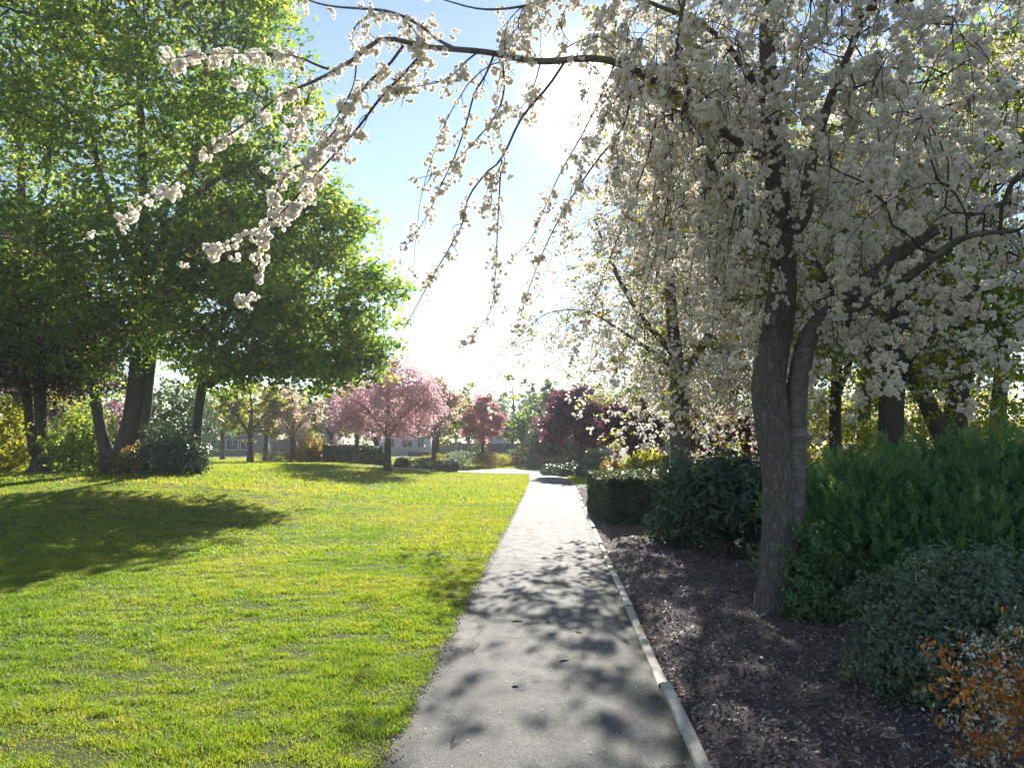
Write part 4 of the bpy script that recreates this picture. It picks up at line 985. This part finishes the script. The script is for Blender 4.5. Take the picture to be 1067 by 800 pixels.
shrub('yew_mass', 'large dark yew mass behind the bench near the purple plum', 'shrub', [b(575, 52, 1.9, 1.5, 3.0), b(590, 53, 1.8, 1.5, 2.7), b(560, 56, 1.5, 1.2, 2.2)], 11000, LEAF2, .2, MAT['box'])
# small clipped domes and bed plants at the crossing
DOM = [(396, 49, .5, .75, 'box', 'small dark clipped dome left of the pink cherry trunk'), (419, 47, .4, .55, 'box', 'small dark clipped dome right of the pink cherry trunk'), (441, 50, .85, .6, 'greygreen', 'low wide grey green mound before the second bench'),
       (459, 45.0, .5, .62, 'box', 'dark low clipped dome on the lawn edge left of the round ball'), (471, 44.6, .38, .68, 'box', 'dark round clipped ball at the tip of the lawn'),
       (452, 54, .9, .9, 'yellowgreen', 'yellow green mound behind the two dark clipped balls'), (482, 56, 1.1, 1.15, 'palegreen', 'pale green mound left of the wide bronze dome'), (507, 54, .85, .95, 'bronze', 'wide bronze green dome clipped flat beside the sandy crossing'),
       (507, 54.2, .9, .9, 'yellowgreen', 'yellow green mound growing against the wide bronze dome'), (529, 57, .7, .8, 'orange', 'low rusty orange mound right of the wide bronze dome'), (538, 58, .9, 1.25, 'palegreen', 'pale grey green mound before the thin trees'), (557, 50, .55, .95, 'greygreen', 'upright clipped grey green ball at the bend of the path'),
       (548, 60, .8, .8, 'yellowgreen', 'small yellow mound behind the upright clipped ball'), (498, 66, .9, 2.1, 'box', 'dark round topped clipped yew under the rose pink cherry'), (470, 60, .9, .9, 'box', 'dark mound before the dark fence'),
       (300, 55, 1.2, .8, 'laurel', 'low green mound left of the long dark hedge'), (283, 60, 1.2, .7, 'yellowgreen', 'low yellow green mound before the dark fence at left'), (326, 50, .5, 1.2, 'bronze', 'tan feathery grass clump at the left end of the dark hedge'), (318, 53, .8, .8, 'laurel', 'dark green mound beside the tan grass clump')]
for px, d, w, h, mt, lab in DOM:
    if 'growing against' in lab: px, d = 519, 55.5
    if 'feathery' in lab: shrub('grass_clump', lab, 'plant', [b(px, d, w, w, h)], 900, LANCE, .5, MAT[mt], along_out=True)
    else: shrub('clipped_dome' if 'clipped' in lab else 'low_mound', lab, 'shrub', [b(px, d, w, w * .9, h)], 2600, LEAF2, .10, MAT[mt], group='clipped domes and mounds by the crossing')
# left shrubs
shrub('laurel_shrub', 'dark grey green laurel right of the twin maple trunk', 'shrub', [b(178, 25.2, .9, .8, 1.75), b(196, 25.4, .6, .6, 1.3), b(168, 24.8, .6, .6, 1.2)], 6500, LEAF2, .13, MAT['laurel'], stems=6, second=('pale_leaves', 500, .1, MAT['cream']))
shrub('undergrowth_shrub', 'tangled green shrub between the double trunk and the leaning trunk', 'shrub', [b(75, 27, 1.1, .9, 2.0), b(92, 28, .9, .9, 2.3), b(60, 28, .9, .9, 1.5)], 6500, LEAF2, .13, MAT['maple'], stems=6, second=('yellow_leaves', 1400, .12, MAT['yellowgreen']))
shrub('undergrowth_shrub', 'sunlit yellow green shrub at the far left edge of the lawn', 'shrub', [b(4, 27, 1.1, 1, 2.6), b(-18, 27, 1.2, 1, 2.9), b(18, 28, .7, .8, 1.7)], 7000, LEAF2, .14, MAT['yellowgreen'], stems=6)
shrub('undergrowth_shrub', 'small bronze leaved shrub at the foot of the twin maple', 'shrub', [b(146, 24.8, .45, .4, 1.0), b(125, 24.9, .6, .4, .7)], 1900, LEAF2, .12, MAT['bronze'], stems=4, second=('green_leaves', 1200, .12, MAT['laurel']))
shrub('undergrowth_shrub', 'tall grey green shrub behind the twin maple and the laurel', 'shrub', [b(175, 31, 1.4, 1, 3.6), b(198, 33, 1.2, 1, 3.2)], 6000, LEAF2, .15, MAT['greygreen'], stems=6)
shrub('lilac_shrub', 'purple flowered shrub seen in the gap left of the twin maple', 'shrub', [b(122, 38, 1.2, 1, 3.2)], 3000, LEAF2, .15, MAT['plum'], stems=5)
shrub('undergrowth_shrub', 'sunlit yellow shrub low behind the leaning trunk beyond the conifer mound', 'shrub', [b(905, 24, 1.6, 1, 2.4), b(950, 25, 1.4, 1, 2.2), b(880, 26, 1.4, 1, 2.6)], 8000, LEAF2, .13, MAT['yellowgreen'], stems=6)
shrub('undergrowth_shrub', 'pale orange flecked shrub behind the upright dark trunk at right', 'shrub', [b(1010, 22, 1.2, 1, 2.3), b(1055, 23, 1.6, 1, 2.9)], 7000, LEAF2, .12, MAT['yellowgreen'], stems=6, second=('orange_leaves', 500, .12, MAT['orange']))

hedge('distant_hedge', 'far dark line of trees and hedge closing the park behind the houses', -95, 16, 122, 126, 5.2, 16000, MAT['laurel'], .75, .5)
hedge('distant_hedge', 'far yellow green hedge line closing the view behind the right hand trees', 16, 75, 78, 82, 4.2, 12000, MAT['yellowgreen'], .6, .5)
# ------------------------------------------------------------------ benches, fences, houses
def bench(px, d, rz, label):
    p = G(px, d); root = thing('park_bench', p, label, 'bench', 'park benches by the crossing'); c, s = math.cos(rz), math.sin(rz)
    def L(x, y, z): return (p[0] + c * x - s * y, p[1] + s * x + c * y, p[2] + z)
    m1 = MB()
    for k in range(4): m1.box(L(0, -.18 + k * .12, .45), (1.6, .10, .04), rz)
    m1.obj('seat', MAT['wood'], root); m2 = MB()
    for k in range(3): m2.box(L(0, .27 + .02 * k, .6 + k * .12), (1.6, .03, .09), rz)
    m2.obj('backrest', MAT['wood'], root)
    for sx in (-.66, .66):
        m3 = MB(); m3.box(L(sx, -.18, .21), (.06, .06, .42), rz); m3.obj('leg', MAT['metal'], root)
        m3 = MB(); m3.box(L(sx, .33, .43), (.06, .05, .86), rz); m3.obj('leg', MAT['metal'], root)
        m3 = MB(); m3.box(L(sx, .06, .655), (.06, .5, .04), rz); m3.obj('armrest', MAT['metal'], root)
bench(579, 45, .15, 'dark park bench in front of the yew near the purple plum'); bench(435, 57, -.2, 'park bench beyond the lawn between pink cherry and round green tree')
def fence(name, label, px0, px1, d, h, mat, post='wood_dark'):
    a, c = G(px0, d), G(px1, d); L = c[0] - a[0]; root = thing(name, ((a[0] + c[0]) / 2, d, min(a[2], c[2])), label, 'fence')
    m = MB(); n = int(L / .14)
    for k in range(n):
        x = a[0] + (k + .5) * L / n; m.box((x, d, float(hgt(x, d)) + h / 2 + .03 * rng.random()), (L / n * .93, .022 + .006 * (k % 2), h))
    m.obj('panel', mat, root)
    for k in range(int(L / 2.4) + 1):
        x = a[0] + k * 2.4; m = MB(); m.box((x, d - .08, float(hgt(x, d)) + h / 2 + .05), (.11, .11, h + .12)); m.obj('post', MAT[post], root)
fence('board_fence', 'dark board fence between the round green tree and the yew', 455, 540, 82, 1.7, MAT['wood_dark'])
fence('board_fence', 'dark board fence with paler posts before the brown brick house', 285, 338, 86, 1.9, MAT['wood_dark'], 'render_grey')
def house(name, label, px0, px1, d, wall_h, roof_h, depth, wmat, rmat, wins, door=None):
    a, c = G(px0, d), G(px1, d); z = min(a[2], c[2]); x0, x1 = a[0], c[0]; w = x1 - x0; root = thing(name, ((x0 + x1) / 2, d + depth / 2, z), label, 'house')
    m = MB(); m.box(((x0 + x1) / 2, d + depth / 2, z + wall_h / 2 - .1), (w, depth, wall_h + .2))
    for xx in (x0 + .003, x1 - .003):
        m.add([(xx, d, z + wall_h), (xx, d + depth, z + wall_h), (xx, d + depth / 2, z + wall_h + roof_h * .93)], [(0, 1, 2)])
    m.obj('wall', wmat, root)
    m = MB(); o = .35; t = .14
    for sg in (-1, 1):
        ye = d + depth / 2 + sg * (depth / 2 + o); ym = d + depth / 2; ze = z + wall_h - .08; zr = z + wall_h + roof_h
        V = [(x0 - o, ye, ze), (x1 + o, ye, ze), (x1 + o, ym, zr), (x0 - o, ym, zr)]; V += [(q[0], q[1], q[2] + t) for q in V]
        m.add(V, [(0, 1, 2, 3), (4, 7, 6, 5), (0, 4, 5, 1), (1, 5, 6, 2), (0, 3, 7, 4)])
    rf = m.obj('roof', rmat, root)
    m = MB(); m.box((x0 + w * .72, d + depth / 2, z + wall_h + roof_h + .3), (.6, .5, 1.0)); ch = m.obj('chimney', MAT['brick'], None); 
    ch.parent = rf; ch.location = -np.array(root.location)
    for fx, fz, ww, wh in wins:
        xc = x0 + w * fx; m = MB(); zc = z + fz
        for bx, bz, sx, sz in ((0, wh / 2, ww + .14, .09), (0, -wh / 2, ww + .14, .09), (-ww / 2, 0, .08, wh - .09), (ww / 2, 0, .08, wh - .09), (0, 0, .06, wh - .09)):
            m.box((xc + bx, d - .03, zc + bz), (sx, .1, sz))
        fr = m.obj('window', MAT['frame_white'], root); m = MB(); m.box((xc, d + .002, zc), (ww - .08, .03, wh - .09)); pn = m.obj('pane', MAT['glass'], None); pn.parent = fr; pn.location = -np.array(root.location)
house('bungalow', 'low grey bungalow with white framed windows behind the yellow green tree', 196, 268, 90, 2.2, 1.9, 7, MAT['render_grey'], MAT['slate'], [(.2, 1.3, 1.1, 1.2), (.42, 1.3, 1.4, 1.2), (.64, 1.3, 1.4, 1.2), (.84, 1.3, 1.2, 1.2)])
house('house', 'brown brick house with slate roof behind the far dark fence', 308, 345, 105, 3.0, 2.0, 7, MAT['brick'], MAT['slate'], [(.3, 1.6, 1.1, 1.1), (.72, 1.6, 1.2, 1.1)])
house('house', 'white rendered house glimpsed behind the pink cherry trunk', 392, 446, 95, 2.6, 2.2, 7, MAT['render_white'], MAT['slate'], [(.25, 1.5, 1.3, 1.1), (.6, 1.5, 1.3, 1.1), (.86, 1.5, .8, 1.1)])
house('house', 'small pale house beyond the fence right of the rose pink cherry', 512, 536, 105, 2.5, 1.4, 6, MAT['render_white'], MAT['slate'], [(.35, 1.4, .9, .9), (.7, 1.4, .7, .9)])

# ------------------------------------------------------------------ air
if HAZE:
    m_ = MB(); m_.box((0, 130, 22), (350, 350, 47.0)); o = m_.obj('haze', MAT['haze']); tag(o, kind='stuff'); o.display_type = 'WIRE'

# ------------------------------------------------------------------ sky, sun, camera
w = bpy.data.worlds.new('World'); scene.world = w; w.use_nodes = True
nt = w.node_tree; bg = nt.nodes['Background']
sky = nt.nodes.new('ShaderNodeTexSky'); sky.sky_type = 'NISHITA'; sky.sun_disc = False
sky.sun_elevation = SUN_EL; sky.sun_rotation = SUN_AZ; sky.air_density = 1.0; sky.dust_density = .02; sky.ozone_density = 1.3
# the bright aureole of the low sun in moist air, a function of the angle to the sun only
tc = nt.nodes.new('ShaderNodeTexCoord'); dp = nt.nodes.new('ShaderNodeVectorMath'); dp.operation = 'DOT_PRODUCT'
nv = nt.nodes.new('ShaderNodeVectorMath'); nv.operation = 'NORMALIZE'; nt.links.new(tc.outputs['Generated'], nv.inputs[0])
nt.links.new(nv.outputs[0], dp.inputs[0]); dp.inputs[1].default_value = SUN_D
def M(op, a, b_=None):
    n = nt.nodes.new('ShaderNodeMath'); n.operation = op
    for i_, q_ in enumerate((a, b_)):
        if q_ is None: continue
        if isinstance(q_, (int, float)): n.inputs[i_].default_value = q_
        else: nt.links.new(q_, n.inputs[i_])
    return n.outputs[0]
th = M('MULTIPLY', M('ARCCOSINE', M('MINIMUM', dp.outputs['Value'], 1.0)), 57.2958)
au = M('ADD', M('MULTIPLY', M('EXPONENT', M('MULTIPLY', th, -1 / 1.0)), 130.0), M('MULTIPLY', M('EXPONENT', M('MULTIPLY', th, -1 / 6.0)), .7))
ac = nt.nodes.new('ShaderNodeVectorMath'); ac.operation = 'SCALE'; ac.inputs[0].default_value = (1, .97, .92); nt.links.new(au, ac.inputs['Scale'])
ad = nt.nodes.new('ShaderNodeVectorMath'); ad.operation = 'ADD'; nt.links.new(sky.outputs[0], ad.inputs[0]); nt.links.new(ac.outputs[0], ad.inputs[1])
nt.links.new(ad.outputs[0], bg.inputs[0]); bg.inputs[1].default_value = .052
sun = bpy.data.lights.new('sun', 'SUN'); sun.energy = 4.1; sun.angle = math.radians(.45); sun.color = (1, .95, .86)
so = bpy.data.objects.new('sun', sun); COL.objects.link(so); so.rotation_euler = SUN_D.to_track_quat('Z', 'Y').to_euler()
cam = bpy.data.cameras.new('camera'); cam.sensor_width = 36; cam.lens = 36 * F / 1067; cam.clip_start = .05; cam.clip_end = 2000
co = bpy.data.objects.new('camera', cam); COL.objects.link(co); co.location = (0, 0, CAM_Z); co.rotation_euler = (math.pi / 2 + PITCH, 0, 0)
scene.camera = co
vs = scene.view_settings; vs.view_transform = 'Standard'; vs.look = 'None'; vs.exposure = 1.8; vs.gamma = 1; vs.use_curve_mapping = False
cy = scene.cycles
cy.max_bounces = 10; cy.diffuse_bounces = 6; cy.transmission_bounces = 6; cy.glossy_bounces = 2; cy.volume_bounces = 0
cy.use_denoising = True
try: cy.denoiser = 'OPENIMAGEDENOISE'
except Exception: pass
